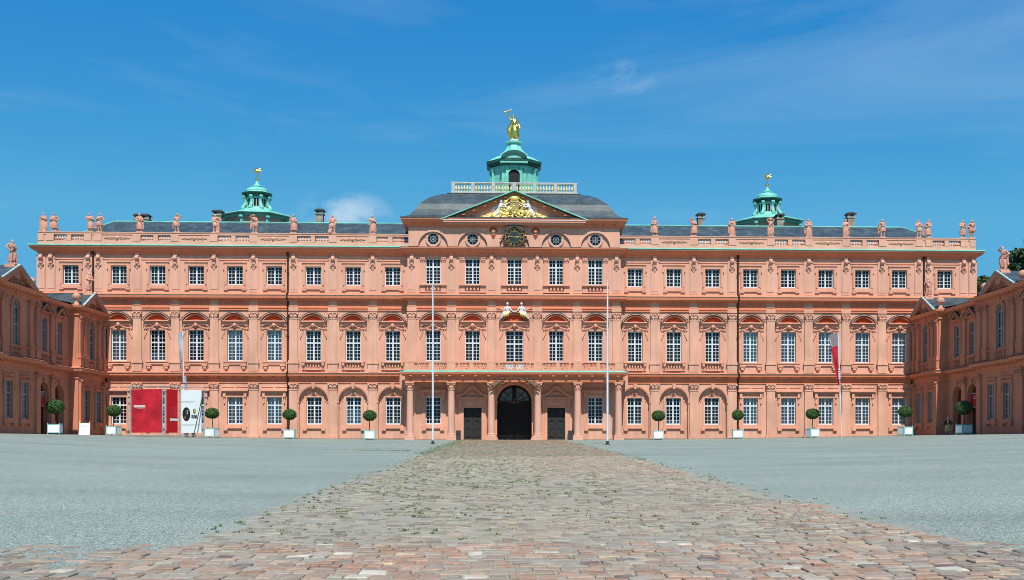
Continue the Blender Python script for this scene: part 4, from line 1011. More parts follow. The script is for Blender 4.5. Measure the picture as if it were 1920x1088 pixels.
# side doors
for sg in (-1, 1):
    x = sg*4.33
    d = put('door', None, palace, (x, PY, 0))
    for s2 in (-1, 1):
        m = MB(); a, b = sorted((s2*.01, s2*.92)); m.box(a, b, .22, .30, -.2, 3.3); c = (a+b)/2
        m.box(a+.04, a+.10, .19, .221, -.1, 3.25); m.box(b-.10, b-.04, .19, .221, -.1, 3.25)
        for z0, z1 in ((.25, 1.0), (1.15, 1.75), (1.95, 2.30), (2.45, 3.1)):
            m.box(c-.27, c+.27, .18, .221, z0, z1); m.box(c-.18, c+.18, .15, .181, z0+.09, z1-.09)
        m.build('door_leaf', M_door, d)
    m = MB(); m.ball((.10, .12, 1.25), (.04, .05, .08), 6, 4); m.build('handle', M_brown, d)
    m = MB()
    for s2 in (-1, 1):
        m.box(*sorted((s2*.925, s2*1.18)), -.12, .06, -.3, 3.45); m.box(*sorted((s2*1.18, s2*1.42)), -.07, .06, -.3, 4.25); m.box(*sorted((s2*1.15, s2*1.45)), -.22, .06, 3.3, 4.25)
    m.box(-.925, .925, -.12, .06, 3.32, 3.45); m.box(-1.15, 1.15, -.06, .06, 3.45, 4.25); m.ball((0, -.08, 3.85), (.42, .07, .18), 10, 5)
    m.box(-1.72, 1.72, -.38, .06, 4.25, 4.40)
    pts = [(-1.72 + 3.44*i/24) for i in range(25)]; hgt = lambda t: 4.42 + .95*math.exp(-(t/.85)**2*1.3)
    for a, b in zip(pts, pts[1:]): m.prism_y([(a, hgt(a)-.02), (b, hgt(b)-.02), (b, hgt(b)+.24), (a, hgt(a)+.24)], -.36, .06)
    m.ball((0, -.08, 4.8), (.45, .10, .22), 10, 5)
    m.build('door_surround', M_trim, d)
    m = MB(); m.box(-.24, .24, -.16, .16, 0, .92); m.box(-.26, .26, -.18, .18, .92, .97); m.box(-.20, .20, -.17, -.155, .55, .80)
    tag(m.build('litter_bin', M_bin, None, (sg*5.78, -1.0, gz(5.8, -1))), 'dark metal litter bin against the wall by the %s side door' % ('left' if sg < 0 else 'right'), 'litter bin', 'bins beside the gate doors')
    m = MB(); m.box(-.12, .12, -.06, .03, 0, .22)
    if sg > 0: m.build('wall_box', M_pale, palace, (3.12, PY, 1.55))

# ------------------------------------------------------------------ stair towers behind the roof
def tower(x, label):
    y, rot = 14., (R(8) if x < 0 else R(-10))
    t = thing('stair_tower', label, 'tower', (x, y, 0), rot, 'stair towers behind the palace roof')
    k = 1/math.cos(PI/8)
    def o8(prof, nm, m_, par=t):
        m = MB(); m.lathe(0, 0, [(r*k, z) for r, z in prof], 8, rot=PI/8); return m.build(nm, m_, par)
    drum = o8([(3.35, -.5), (3.35, 25.95)], 'tower_wall', M_wall)
    for i in range(8):
        a = i*PI/4 - PI/2; c, s = math.cos(a), math.sin(a); m = MB(); m.box(-.85, .85, -3.42, -3.3, 23.6, 24.9)
        m.v = [(p[0]*math.cos(a+PI/2)-p[1]*math.sin(a+PI/2), p[0]*math.sin(a+PI/2)+p[1]*math.cos(a+PI/2), p[2]) for p in m.v]; m.build('tower_window', M_pane, t)
    m = MB()
    for i in range(8):
        a = i*PI/4 + PI/8; r = 3.35*k
        m.tube((r*math.cos(a), r*math.sin(a), 24.2), ((r+.12)*math.cos(a), (r+.12)*math.sin(a), 25.6), .16, .24, 6); m.ball(((r+.2)*math.cos(a), (r+.2)*math.sin(a), 25.5), (.30, .30, .28), 8, 5)
    m.build('corner_bracket', M_teal, t)
    er = o8([(3.3, 25.55), (3.5, 25.62), (3.62, 25.80), (3.95, 25.88), (4.02, 25.95), (4.0, 26.05), (2.6, 26.50), (1.75, 26.78), (1.40, 26.95), (1.32, 27.05)], 'tower_roof', M_teal)
    lan = o8([(1.12, 27.0), (1.12, 28.75)], 'lantern', M_teal)
    for i in range(8):
        a = i*PI/4 - PI/2; m = MB()
        m.prism_y([(-.30, 27.55)] + [(-.30*math.cos(PI*j/8), 28.25+.30*math.sin(PI*j/8)) for j in range(9)] + [(.30, 27.55)], -1.14, -1.0)
        def spin(mm): mm.v = [(p[0]*math.cos(a+PI/2)-p[1]*math.sin(a+PI/2), p[0]*math.sin(a+PI/2)+p[1]*math.cos(a+PI/2), p[2]) for p in mm.v]
        spin(m); w = m.build('lantern_pane', M_pane, lan)
        m = MB(); m.arcband(0, 28.25, .29, .36, -1.18, -1.05, n=8); m.box(-.36, -.29, -1.18, -1.05, 27.5, 28.25); m.box(.29, .36, -1.18, -1.05, 27.5, 28.25); m.box(-.03, .03, -1.165, -1.05, 27.5, 28.52); m.box(-.36, .36, -1.18, -1.05, 27.46, 27.54); spin(m); m.build('lantern_frame', M_white, lan)
    m = MB()
    for i in range(8):
        a = i*PI/4 + PI/8; c, s = math.cos(a), math.sin(a)
        for (r0, z0), (r1, z1) in zip([(1.75, 27.25), (1.62, 27.5), (1.40, 27.72), (1.30, 28.0), (1.32, 28.3), (1.42, 28.5)], [(1.62, 27.5), (1.40, 27.72), (1.30, 28.0), (1.32, 28.3), (1.42, 28.5), (1.55, 28.66)]):
            m.tube((r0*c, r0*s, z0), (r1*c, r1*s, z1), .17, n=6)
        m.ball((1.66*c, 1.66*s, 27.32), (.26, .26, .26), 8, 5); m.ball((1.5*c, 1.5*s, 28.66), (.24, .24, .17), 8, 5)
    m.build('volute', M_teal, lan)
    lan.location.z = -.35
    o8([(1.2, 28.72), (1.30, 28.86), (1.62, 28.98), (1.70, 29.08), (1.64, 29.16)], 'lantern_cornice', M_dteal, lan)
    m = MB(); m.lathe(0, 0, [(1.62*1.03, 29.15), (1.30, 29.30), (1.22, 29.36), (1.24, 29.5), (1.12, 29.68), (.82, 29.84), (.5, 29.9), (.42, 29.98), (.52, 30.04), (.50, 30.14), (.28, 30.24), (.15, 30.5), (.09, 30.72), (.06, 30.78)], 16); m.build('lantern_dome', M_teal, lan)
    fin = put('finial', None, t, (0, 0, -.35))
    m = MB(); m.ball((0, 0, 30.88), .20, 12, 8); m.tube((0, 0, 30.9), (0, 0, 31.5), .045, n=6); m.build('finial_ball', M_gold, fin)
    m = MB(); zc = 31.85; m.ball((0, 0, zc), (.20, .20, .20), 10, 6)
    for i in range(10):
        a = i*PI/5; m.tube((.15*math.cos(a), 0, zc+.15*math.sin(a)), (.56*math.cos(a), 0, zc+.56*math.sin(a)), .075, .010, 5)
    for sg in (): m.tube((0, 0, zc), (.25*sg, -.45*sg, zc+.2*sg), .10, .012, 5)
    m.build('star', M_gold, fin)
    t.location.z = -.31 if x < 0 else -.47
    return t
tower(-29.67, 'octagonal stair tower with green copper lantern rising behind the left roof')
tower(29.9, 'octagonal stair tower with green copper lantern rising behind the right roof')

# ------------------------------------------------------------------ wings
SG0 = None
def wing_kit():
    k = {}
    m = MB()                                                             # low twin windows
    for sx in (-1, 1):
        m.box(*sorted((sx*.665, sx*.95)), -.10, .05, -.35, 3.32); m.box(*sorted((sx*.6, sx*1.02)), -.2, .05, -.62, -.42); m.box(*sorted((sx*.90, sx*1.06)), -.14, .05, 2.3, 2.9)
    m.box(-.665, .665, -.10, .05, 3.105, 3.32); m.box(-1.05, 1.05, -.18, .05, -.42, -.02); m.box(-1.1, 1.1, -.18, .05, 3.5, 3.62)
    k['low'] = m.mesh('surround_wing_low', M_wing)
    m = MB()                                                             # gabled windows
    for sx in (-1, 1):
        m.box(*sorted((sx*.625, sx*.9)), -.10, .05, -.05, 3.3); m.box(*sorted((sx*.9, sx*1.1)), -.05, .05, -.05, 3.4)
        m.prism_y([(sx*1.2, 3.62), (0, 4.42), (0, 4.22), (sx*.9, 3.62)], -.36, .05)
    m.box(-.625, .625, -.10, .05, 3.005, 3.3); m.box(-1.18, 1.18, -.32, .05, 3.48, 3.62); m.box(-.8, .8, -.08, .05, 3.3, 3.48); m.ball((0, -.1, 3.9), (.2, .1, .14), 6, 4)
    m.box(-1.0, 1.0, -.16, .05, -.16, -.05)
    k['gabled'] = m.mesh('surround_gabled', M_wing)
    m = MB()
    for sx in (-1, 1): m.prism_y([(sx*1.28, 3.623), (0, 4.425), (0, 4.50), (sx*1.28, 3.70)], -.42, .05)
    k['gflash'] = m.mesh('flashing', M_lead)
    m = MB(); m.arcband(0, 3.2, .685, .95, -.10, .05, n=16)
    for sx in (-1, 1): m.box(*sorted((sx*.685, sx*.95)), -.10, .05, -.05, 3.2); m.box(*sorted((sx*.66, sx*1.05)), -.14, .05, 3.1, 3.22)
    m.box(-1.0, 1.0, -.16, .05, -.16, -.05); m.taper(0, -.05, 4.0, 4.5, .12, .10, .20, .15)
    k['arched'] = m.mesh('surround_arched', M_wing)
    m = MB()
    m.box(-.95, .95, -.05, .05, 6.98, 7.08)
    for i in range(5): baluster(m, -.62+.31*i, -.06, 7.10, .62, .10)
    m.box(-.95, -.80, -.12, .05, 7.08, 7.74); m.box(.80, .95, -.12, .05, 7.08, 7.74)
    k['apron'] = m.mesh('balustrade_apron', M_wing)
    return k
WK = wing_kit()
def wing(sg):
    side = 'left' if sg < 0 else 'right'
    t = thing('palace_wing', 'shaded two-storey %s wing of pink palace with small gables, running towards the viewer' % side, 'palace wing', (sg*42.0, 0, 0), -sg*PI/2, 'palace wings')
    F = lambda s: sg*s
    D0, D1, D2 = 0., .88, -.45                                           # block, recess, fore-building
    SEG = [(0, 7.1, D0), (7.1, 16.0, D1), (16.0, 25.0, D0), (25.0, 42., D2)]
    low = {0: [2.05, 5.1], 2: [19.0, 22.1], 3: [27.4]}; gab = {1: [9.6, 13.0], 3: [27.4]}; arc = {0: [3.85], 2: [20.75]}
    m = MB()
    for i, (a, b, y) in enumerate(SEG):
        x0, x1 = sorted((F(a), F(b)))
        if i == 1:
            mid = 11.3; m2 = [(a, mid, 9.6), (mid, b, 13.0)]
            for p, q, c in m2: arch_cell(m, *sorted((F(p), F(q))), -.8, 7.06, F(c), 1.12, 4.1, -.8, y, .5)
            m.quad((F(8), y+1.6, -.8), (F(15), y+1.6, -.8), (F(15), y+1.6, 6), (F(8), y+1.6, 6)); m.quad((F(8), y+.5, 5.6), (F(15), y+.5, 5.6), (F(15), y+1.6, 5.6), (F(8), y+1.6, 5.6))
            for p in (8.0, 15.0, 11.3): m.quad((F(p), y+.5, -.8), (F(p), y+1.6, -.8), (F(p), y+1.6, 6), (F(p), y+.5, 6))
        else: wall_grid(m, x0, x1, -.8, 7.06, [(F(s)-.66, F(s)+.66, 1.75, 4.85) for s in low[i]], y, .4)
        hs = [(F(s)-.62, F(s)+.62, 8.0, 11.0) for s in gab.get(i, [])]
        if i in arc:
            c = arc[i][0]; arch_cell(m, x0, x1, 7.06, 13.0, F(c), .68, 11.1, 7.9, y, .4)
        else: wall_grid(m, x0, x1, 7.06, 13.0, hs, y, .4)
    for (a, b, y), (c, d, y2) in zip(SEG, SEG[1:]): m.quad((F(b), y, -.8), (F(b), y2, -.8), (F(b), y2, 13.0), (F(b), y, 13.0))
    m.quad((F(42), D2, -.8), (F(42), 12, -.8), (F(42), 12, 13), (F(42), D2, 13)); m.quad((F(0), 12, -.8), (F(42), 12, -.8), (F(42), 12, 13), (F(0), 12, 13))
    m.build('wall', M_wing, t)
    path = [(0, D0), (7.1, D0), (7.1, D1), (16.0, D1), (16.0, D0), (25.0, D0), (25.0, D2), (42, D2)]
    path = [(F(a), b) for a, b in path]
    if sg < 0: path = path[::-1]
    runs = [(min(F(a), F(b)), max(F(a), F(b)), y) for a, b, y in SEG]
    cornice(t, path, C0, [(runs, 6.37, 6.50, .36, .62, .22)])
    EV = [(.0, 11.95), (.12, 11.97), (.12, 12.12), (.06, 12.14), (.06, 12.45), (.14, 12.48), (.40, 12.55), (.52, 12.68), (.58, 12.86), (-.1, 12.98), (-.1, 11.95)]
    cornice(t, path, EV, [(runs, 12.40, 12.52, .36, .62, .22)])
    g = MB(); g.sweep(path, [(.57, 6.803), (.615, 6.803), (.62, 6.83), (.42, 6.90)]); g.build('flashing', M_lead, t)
    for i, (a, b, y) in enumerate(SEG):
        for s in low.get(i, []):
            if sg > 0 and i == 0:                                        # shuttered pair
                o = put('window', WG0['frame'], t, (F(s), y+.12, 1.75)); put('window_surround', WK['low'], o, (0, -.12, 0)); mm = MB(); mm.box(-.58, .58, .055, .09, .1, 3.02)
                for q in range(22): mm.box(-.56, .56, .035, .056, .16+.13*q, .22+.13*q)
                mm.build('shutter', M_blind, o)
            else: window(t, F(s), y, 1.75, WG0, WK['low'], recess=.12)
        for s in gab.get(i, []): window(t, F(s), y, 8.0, WG1, WK['gabled'], None, WK['gflash'], recess=.12); put('balustrade_apron', WK['apron'], t, (F(s), y, 0))
        for s in arc.get(i, []): window(t, F(s), y, 7.9, WGA, WK['arched'], recess=.12); put('balustrade_apron', WK['apron'], t, (F(s), y, 0))
    # recess passages
    m = MB(); m.arcband(0, 4.1, 1.125, 1.36, -.07, .05, n=18)
    for q in (-1, 1): m.box(*sorted((q*1.10, q*1.45)), -.1, .05, 3.98, 4.1); m.box(*sorted((q*1.125, q*1.30)), -.05, .05, -.5, 3.98)
    m.taper(0, -.06, 5.1, 5.6, .10, .1, .18, .16); AW = m.mesh('archivolt_wing', M_wing)
    for c in (9.6, 13.0):
        put('archivolt', AW, t, (F(c), D1, 0)); m = MB(); m.box(F(c)-.7, F(c)+.7, D1+1.5, D1+1.59, -.5, 3.2); m.build('passage_door', M_gate, t)
    # pilasters: two storeys on block, fore-building and between the arches
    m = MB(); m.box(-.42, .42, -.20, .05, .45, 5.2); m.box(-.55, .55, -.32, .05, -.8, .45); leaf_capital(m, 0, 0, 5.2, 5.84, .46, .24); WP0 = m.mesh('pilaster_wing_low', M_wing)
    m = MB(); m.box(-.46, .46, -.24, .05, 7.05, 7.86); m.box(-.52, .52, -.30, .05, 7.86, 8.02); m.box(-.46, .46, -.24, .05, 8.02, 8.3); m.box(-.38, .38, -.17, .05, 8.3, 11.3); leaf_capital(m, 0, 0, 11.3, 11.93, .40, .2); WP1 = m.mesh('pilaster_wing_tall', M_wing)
    for s, y in ((.55, D0), (6.55, D0), (16.6, D0), (24.4, D0), (25.7, D2), (30., D2), (34.5, D2), (11.3, D1)):
        put('pilaster', WP0, t, (F(s), y, 0))
    for s, y in ((.55, D0), (1.85, D0), (5.6, D0), (6.65, D0), (16.6, D0), (17.95, D0), (23.2, D0), (24.5, D0), (11.3, D1), (25.7, D2), (30., D2), (34.5, D2)):
        put('pilaster', WP1, t, (F(s), y, 0))
    m = MB()
    for i, (a, b, y) in enumerate(SEG): m.box(*sorted((F(a), F(b))), y-.14, y+.03, 7.74, 7.86)
    m.build('parapet_rail', M_wing, t)
    # roof
    m = MB(); za, zr, yr = 12.93, 14.15, 5.6
    for i, (a, b, y) in enumerate(SEG): m.quad((F(a), y-.5, za), (F(b), y-.5, za), (F(b), yr, zr), (F(a), yr, zr))
    m.quad((F(0), yr, zr), (F(42), yr, zr), (F(42), 12.4, za), (F(0), 12.4, za)); roof = m.build('roof', M_slate, t)
    for c, h, zt in ((4.05, 2.95, 14.5), (21.1, 3.35, 14.52)):
        yf = D0-.58; z0 = 12.90; m = MB()
        for q in (-1, 1): m.prism_y([(F(c)+q*h, z0), (F(c), zt), (F(c), zt-.42), (F(c)+q*(h-.42/((zt-z0)/h)-.1), z0)], yf, .3)
        gab_ = m.build('gable', M_wing, t)
        m = MB(); m.add([(F(c)-h+.3, yf+.5, z0-.02), (F(c)+h-.3, yf+.5, z0-.02), (F(c), yf+.5, zt-.2)], [(0,1,2)]); m.build('gable_field', M_wing, gab_)
        m = MB(); rr = random.Random(int(c)); m.box(F(c)-h*.6, F(c)+h*.6, yf+.44, yf+.52, z0, z0+.14)
        for k in range(26): x = rr.uniform(-h*.55, h*.55); m.ball((F(c)+x, yf+.46, z0+.12+rr.uniform(0, max(.1, (zt-z0-.75)*(1-abs(x)/(h*.75))))), (.18, .10, .13), 6, 4)
        m.build('gable_relief', M_wing, gab_)
        m = MB()
        for q in (-1, 1): m.prism_y([(F(c)+q*(h+.12), z0+.0), (F(c), zt+.005), (F(c), zt+.10), (F(c)+q*(h+.12), z0+.10)], yf-.05, yf+.16)
        m.build('coping', mat('pale_copper_%s_%d' % (side, c), (.34, .48, .45), .6, var=.2, vscale=3), gab_)
        m = MB()
        for q in (-1, 1): m.quad((F(c)+q*h, yf+.3, z0+.03), (F(c), yf+.3, zt+.02), (F(c), 5.6, zt+.02), (F(c)+q*h, 5.6, z0+.03))
        m.build('gable_roof', M_slate, gab_)
    for s, y in ((6.9, .25), (16.9, .35), (24.3, .3)):
        m = MB(); m.box(F(s)-.34, F(s)+.34, y-.34, y+.34, 12.7, 13.05); m.lathe(F(s), y, [(.30, 13.05), (.20, 13.15), (.16, 13.4), (.22, 13.5)], 10); m.ball((F(s), y, 13.78), (.40, .40, .36), 12, 8); m.build('ball_finial', M_statue, t)
    m = MB(); m.tube((F(.14), -.14, 12.3), (F(.14), -.14, 7.1), .09); m.tube((F(.14), -.14, 6.3), (F(.14), -.14, .3), .09); m.build('downpipe', M_pipe, t)
    return t
wing(-1); wing(1)
WST = [(-42.15, -21.1, 14.02, 'statue with crossed legs on the pedestal of the nearer left wing gable', dict(la='hip', ra='chest', robe='drape', sway=.05, turn=1), 2.1),
       (-42.1, -4.05, 13.98, 'small bent statue above the farther left wing gable, before the palace wall', dict(la='cross', ra='cross', robe='drape', sway=-.06, turn=-1), 2.05),
       (42.1, -21.1, 14.02, 'statue holding its arm over its head on the nearer right wing gable', dict(la='head', ra='hip', robe='drape', sway=-.045, turn=-1), 2.1),
       (42.1, -4.05, 13.98, 'small leaning statue above the farther right wing gable, beside the downpipe', dict(la='chest', ra='hip', robe='drape', sway=.06), 2.05)]
for i, (x, y, z, lb, kw, h) in enumerate(WST): statue(lb, 'statue', dict(kw, seed=40+i, stand=True), (x, y, z), h, (R(55) if x < 0 else R(-55)), 'statues on the wing gables', plinth=.55)

# ------------------------------------------------------------------ things in the court
def leaf_cloud(pts, size, rr, name, m_, normal_out=None, flat=.5):
    n = len(pts); vs = np.zeros((n*4, 3)); rn = np.zeros(n)
    for i, p in enumerate(pts):
        a = Vector((rr.gauss(0, 1), rr.gauss(0, 1), rr.gauss(0, 1))).normalized()
        if normal_out is not None: a = (a*flat + (Vector(p)-normal_out).normalized()).normalized()
        u = a.orthogonal().normalized(); u = (Matrix.Rotation(rr.uniform(0, 6.28), 3, a) @ u); w = a.cross(u); s = size*rr.uniform(.6, 1.3); P = Vector(p)
        vs[i*4:i*4+4] = [P-u*s, P+w*s*.5, P+u*s, P-w*s*.5]; rn[i] = rr.random()
    me = bpy.data.meshes.new(name); me.from_pydata(vs.tolist(), [], [(4*i, 4*i+1, 4*i+2, 4*i+3) for i in range(n)])
    at = me.attributes.new('rnd', 'FLOAT', 'FACE'); at.data.foreach_set('value', rn.tolist()); me.materials.append(m_); return me
def topiary_crowns():
    out = []
    for sd in range(3):
        rr = random.Random(20+sd); pts = []
        while len(pts) < 3400:
            v = Vector((rr.gauss(0, 1), rr.gauss(0, 1), rr.gauss(0, 1))).normalized()
            bump = 1 + .075*noise.noise(v*2.3+Vector((sd*7, 0, 0))) + .035*noise.noise(v*6+Vector((0, sd*5, 0)))
            r = bump*(1-.16*rr.random()**2); pts.append(Vector((.71*r*v.x, .71*r*v.y, .64*r*v.z*(1 if v.z > 0 else .92))))
        me = leaf_cloud(pts, .058, rr, 'crown_%d' % sd, M_box, Vector((0, 0, 0)), .9)
        b = MB(); b.ball((0, 0, 0), (.60, .60, .54), 16, 10); cm = b.mesh('core', M_box)
        bm = bmesh.new(); bm.from_mesh(me); bm.from_mesh(cm); bm.to_mesh(me); bm.free(); out.append(me)
    return out
CROWN = topiary_crowns()
m = MB(); s = .50
for q in (-1, 1):
    for p in (-1, 1): m.box(q*s-.04, q*s+.04, p*s-.04, p*s+.04, 0, .96); m.ball((q*s, p*s, .98), (.06, .06, .05), 6, 4)
for z in (.12, .86):
    for q in (-1, 1): m.box(-s+.041, s-.041, q*s-.03, q*s+.03, z, z+.06); m.box(q*s-.03, q*s+.03, -s+.041, s-.041, z, z+.06)
TUBF = m.mesh('tub', M_tubteal)
m = MB(); m.box(-s-.015, s+.015, -s-.012, s+.012, .19, .85); m.cur = 0; TUBP = m.mesh('tub_panel', M_tubwhite)
m = MB(); m.box(-s+.06, s-.06, -s+.06, s-.06, .84, .875); SOIL = m.mesh('soil', mat('potting_soil', (.05, .035, .025), .95, var=.3, vscale=8))
TUBS = [(-41.2, -14.6, 8, 1.12, 'largest left topiary ball in a white tub before the left wing arches'), (-39.3, -5.2, -10, 1.0, 'clipped ball tree in white tub between the left wing and the red panels'),
        (-30.25, -3.4, -14, .97, 'clipped ball tree in white tub beside the white exhibition panel'), (-22.6, -3.2, 4, .97, 'clipped ball tree in white tub at the foot of the left long downpipe'),
        (-14.6, -3.2, 5, .97, 'clipped ball tree in white tub between the two arched niches nearest the portico, left'), (14.62, -3.2, -5, .97, 'clipped ball tree in white tub between the two arched niches nearest the portico, right'),
        (22.75, -3.2, -8, .84, 'small round clipped tree in white tub at the foot of the right long downpipe'), (30.4, -3.4, 14, .97, 'clipped ball tree in white tub left of the red and grey flag'),
        (39.4, -5.0, 18, 1.0, 'clipped ball tree in white tub at the corner of facade and right wing'), (41.3, -14.8, 10, 1.13, 'loose-leaved ball tree in white tub before the right wing arches')]
for i, (x, y, rz, k, lb) in enumerate(TUBS):
    rr = random.Random(i)
    t = thing('topiary_tree', lb, 'potted tree', (x, y, gz(x, y)-.01), R(rz), 'clipped trees in white tubs')
    put('tub', TUBF, t); put('tub_panel', TUBP, t); put('soil', SOIL, t)
    m = MB(); dx = rr.uniform(-.10, .10); m.tube((dx, 0, .86), (dx*.4, .02, 1.35), .05, .042, 8); m.tube((dx*.4, .02, 1.35), (0, 0, 2.1), .042, .038, 8)
    if i == 9: m.tube((.06, .03, .86), (.03, .02, 2.0), .025, n=6)
    m.build('stem', M_stem, t)
    c = put('crown', CROWN[i % 3], t, (0, 0, 2.42 if i not in (0, 9) else 2.46), rr.uniform(0, 6)); c.scale = (k, k, k*(.93 if i != 6 else 1.05))

# flagpoles
for x, y, lb in ((-6.75, -26.2, 'tall bare white flagpole standing left of the cobbled path'), (7.05, -28.8, 'tall bare white flagpole standing right of the cobbled path')):
    t = thing('flagpole', lb, 'flagpole', (x, y, gz(x, y)), 0, 'flagpoles in the court'); h = 12.75 if x < 0 else 12.75
    m = MB(); m.tube((0, 0, 0), (0, 0, h*.5), .085, .075, 12); m.tube((0, 0, h*.5), (0, 0, h), .075, .05, 12); m.build('pole', mat('white_pole', (.62, .66, .70), .35, var=.05), t)
    m = MB(); m.lathe(0, 0, [(.20, -.05), (.20, .05), (.12, .07), (.11, .28), (.09, .3)], 12); m.build('pole_base', M_bin, t)
    m = MB(); m.lathe(0, 0, [(.07, h), (.08, h+.05), (.03, h+.1)], 10); m.build('pole_cap', M_white, t)
    m = MB(); m.tube((.02, -.03, h-.05), (1.25, .1, h-.50), .012, n=4); m.tube((.085, -.03, 1.3), (.06, -.03, h-.1), .008, n=4); m.build('halyard', M_grey, t)

M_faint = mat('faint_print', (.58, .62, .62), .7)
# exhibition stand
st = thing('exhibition_stand', 'folding exhibition wall of red and white panels in a steel truss frame', 'display stand', (0, 0, 0))
SP = [(-36.5, -9.0), (-32.95, -10.0), (-31.95, -8.7), (-30.0, -7.5)]; zb, zt = .38, 5.0
def post(m, x, y, z0, z1):
    for dx, dy in ((-.13, -.13), (.13, -.13), (0, .14)): m.tube((x+dx, y+dy, z0), (x+dx, y+dy, z1), .035, n=6)
    k = 0; z = z0+.1
    while z < z1-.3: a, b, c = ((-.13,-.13), (.13,-.13), (0,.14)); s_ = (a, b, c)[k % 3]; e_ = (a, b, c)[(k+1) % 3]; m.tube((x+s_[0], y+s_[1], z), (x+e_[0], y+e_[1], z+.28), .018, n=4); z += .28; k += 1
for i, (x, y) in enumerate(SP): m = MB(); post(m, x, y, zb-.15, zt+.12 - (.30 if i == 3 else 0)); m.build('truss_post', M_grey, st)
for i, ((xa, ya), (xb, yb_)) in enumerate(zip(SP, SP[1:])):
    d = Vector((xb-xa, yb_-ya, 0)); L_ = d.length; d.normalize(); nrm = Vector((d.y, -d.x, 0)); A = Vector((xa, ya, 0))
    def Pp(u, z, o=0): return tuple(A + d*(u*L_) + nrm*o + Vector((0, 0, z)))
    m = MB()
    for z in (zt, zb+.02):
        for o in (-.1, .1): m.tube(Pp(0, z, o), Pp(1, z, o), .035, n=6)
        n = int(L_/.3)
        for k in range(n): m.tube(Pp(k/n, z, -.1), Pp((k+1)/n, z, .1), .018, n=4)
    m.build('truss_beam', M_grey, st)
    e = .20/L_; col = (M_banner, M_dbanner, M_wbanner)[i]
    m = MB(); N = 10                                                     # slack banner
    for a in range(N):
        for b in range(N):
            def q(a, b): return Pp(e + (1-2*e)*a/N, zb+.26+(zt-.26-zb-.26)*b/N,   .03 + .010*math.sin(a*.9+i)*math.sin(b*.8+a*.3))
            m.quad(q(a, b), q(a+1, b), q(a+1, b+1), q(a, b+1))
    bn = m.build('banner', col, st, smooth=True, weld=True)
    bn['label'] = ('mottled red front banner', 'narrow dark red banner', 'white banner with oval portrait')[i]
    m = MB()
    for k in range(16):
        for u in (0, 1): m.tube(Pp(u + (1 if u == 0 else -1)*.08/L_, zb+.3+(zt-zb-.6)*k/15, 0), Pp(u + (1 if u == 0 else -1)*(.22/L_), zb+.33+(zt-zb-.6)*k/15, .02), .015, n=4)
    m.build('lacing', M_white, st)
    def panel(u0, u1, z0, z1, o, mt, nm, par=bn): mm = MB(); mm.quad(Pp(u0, z0, o), Pp(u1, z0, o), Pp(u1, z1, o), Pp(u0, z1, o)); return mm.build(nm, mt, par)
    def oval(u, z, ru, rz, o, mt, nm): mm = MB(); mm.add([Pp(u+ru/L_*math.cos(k*PI/12), z+rz*math.sin(k*PI/12), o) for k in range(24)], [tuple(range(24))]); return mm.build(nm, mt, bn)
    if i == 0: panel(.13, .46, 3.03, 3.25, .043, M_pale, 'title_strip'); panel(.22, .46, 2.94, 2.99, .043, M_pale, 'title_strip'); panel(.5, .84, 2.60, 2.615, .043, M_dbanner, 'seam')
    if i == 1: panel(.36, .80, 2.15, 3.15, .043, M_banner, 'text_block'); panel(.36, .92, 1.78, 1.98, .043, M_white, 'caption_strip')
    if i == 2:
        oval(.29, 2.42, .37, .66, .043, M_black, 'portrait_oval'); oval(.33, 2.74, .065, .09, .046, M_skin, 'portrait_face'); oval(.33, 2.50, .07, .10, .046, M_skin, 'portrait_bodice'); oval(.24, 2.12, .09, .16, .046, M_brown, 'portrait_sleeve')
        oval(.62, 2.72, .13, .25, .043, M_brown, 'small_portrait'); oval(.62, 2.74, .06, .13, .046, M_yellow, 'small_portrait_face'); panel(.50, .72, 2.04, 2.36, .043, M_black, 'caption_plate')
        for k in range(2): panel(.06, .70-.1*k, 3.62-.12*k, 3.66-.12*k, .043, M_faint, 'text_line')
        for k in range(3): panel(.54, .69-.03*k, 2.28-.09*k, 2.31-.09*k, .046, M_grey, 'text_line')
        m = MB(); m.tube(Pp(.50, zb, .75), Pp(1.0, zt-.3, .10), .045, n=8); m.build('brace', M_bin, st)
        for k in range(2): panel(.10, .86, 1.42-.10*k, 1.45-.10*k, .043, M_faint, 'text_line')

# banner flags
def swallow(n, pole_x, zt, zb, w_top, w_mid, twist, sgn):
    m = MB(); rows = []
    for k in range(n+1):
        t = k/n; z = zt + (zb-zt)*t; w = w_top*(1-t)**.8*.9 + w_mid*(1-t)*.4 + .04
        rows.append([(sgn*(w*j/6), .10*math.sin(j*1.1+t*5)*t + twist*j/6*(.3+t), z + (.0 if sgn > 0 else -.22*j/6*(1-t) - .0)) for j in range(7)])
    return rows
def flag_thing(label, x, y, h, tilt, top_m, low_m, split, w, twist):
    t = thing('banner_flag', label, 'flag', (x, y, gz(x, y))); t.rotation_euler = (0, tilt, 0)
    m = MB(); m.tube((0, 0, -.1), (0, 0, h), .055, .04, 8); m.build('pole', M_white, t)
    rows = swallow(24, 0, h-.05, h-5.2, w, .4, twist, -1); ns = round(24*split)
    for nm, a, b, mt in (('upper_cloth', 0, ns, top_m), ('lower_cloth', ns, 24, low_m)):
        m = MB()
        for k in range(a, b):
            for j in range(6): m.quad(rows[k][j], rows[k][j+1], rows[k+1][j+1], rows[k+1][j])
        m.build(nm, mt, t, (-.06, -.02, 0), smooth=True, weld=True)
    return t
ff = flag_thing('banner flag, grey above and red below, wrapped round its white pole at the right', 32.0, -8.0, 10.35, R(-2.1), M_gbanner, M_banner, .24, .72, .2)
m = MB()
pts = [(-.95, 9.75), (-.86, 9.62), (-.80, 9.42), (-.80, 9.22), (-.72, 9.05), (-.62, 8.92)]
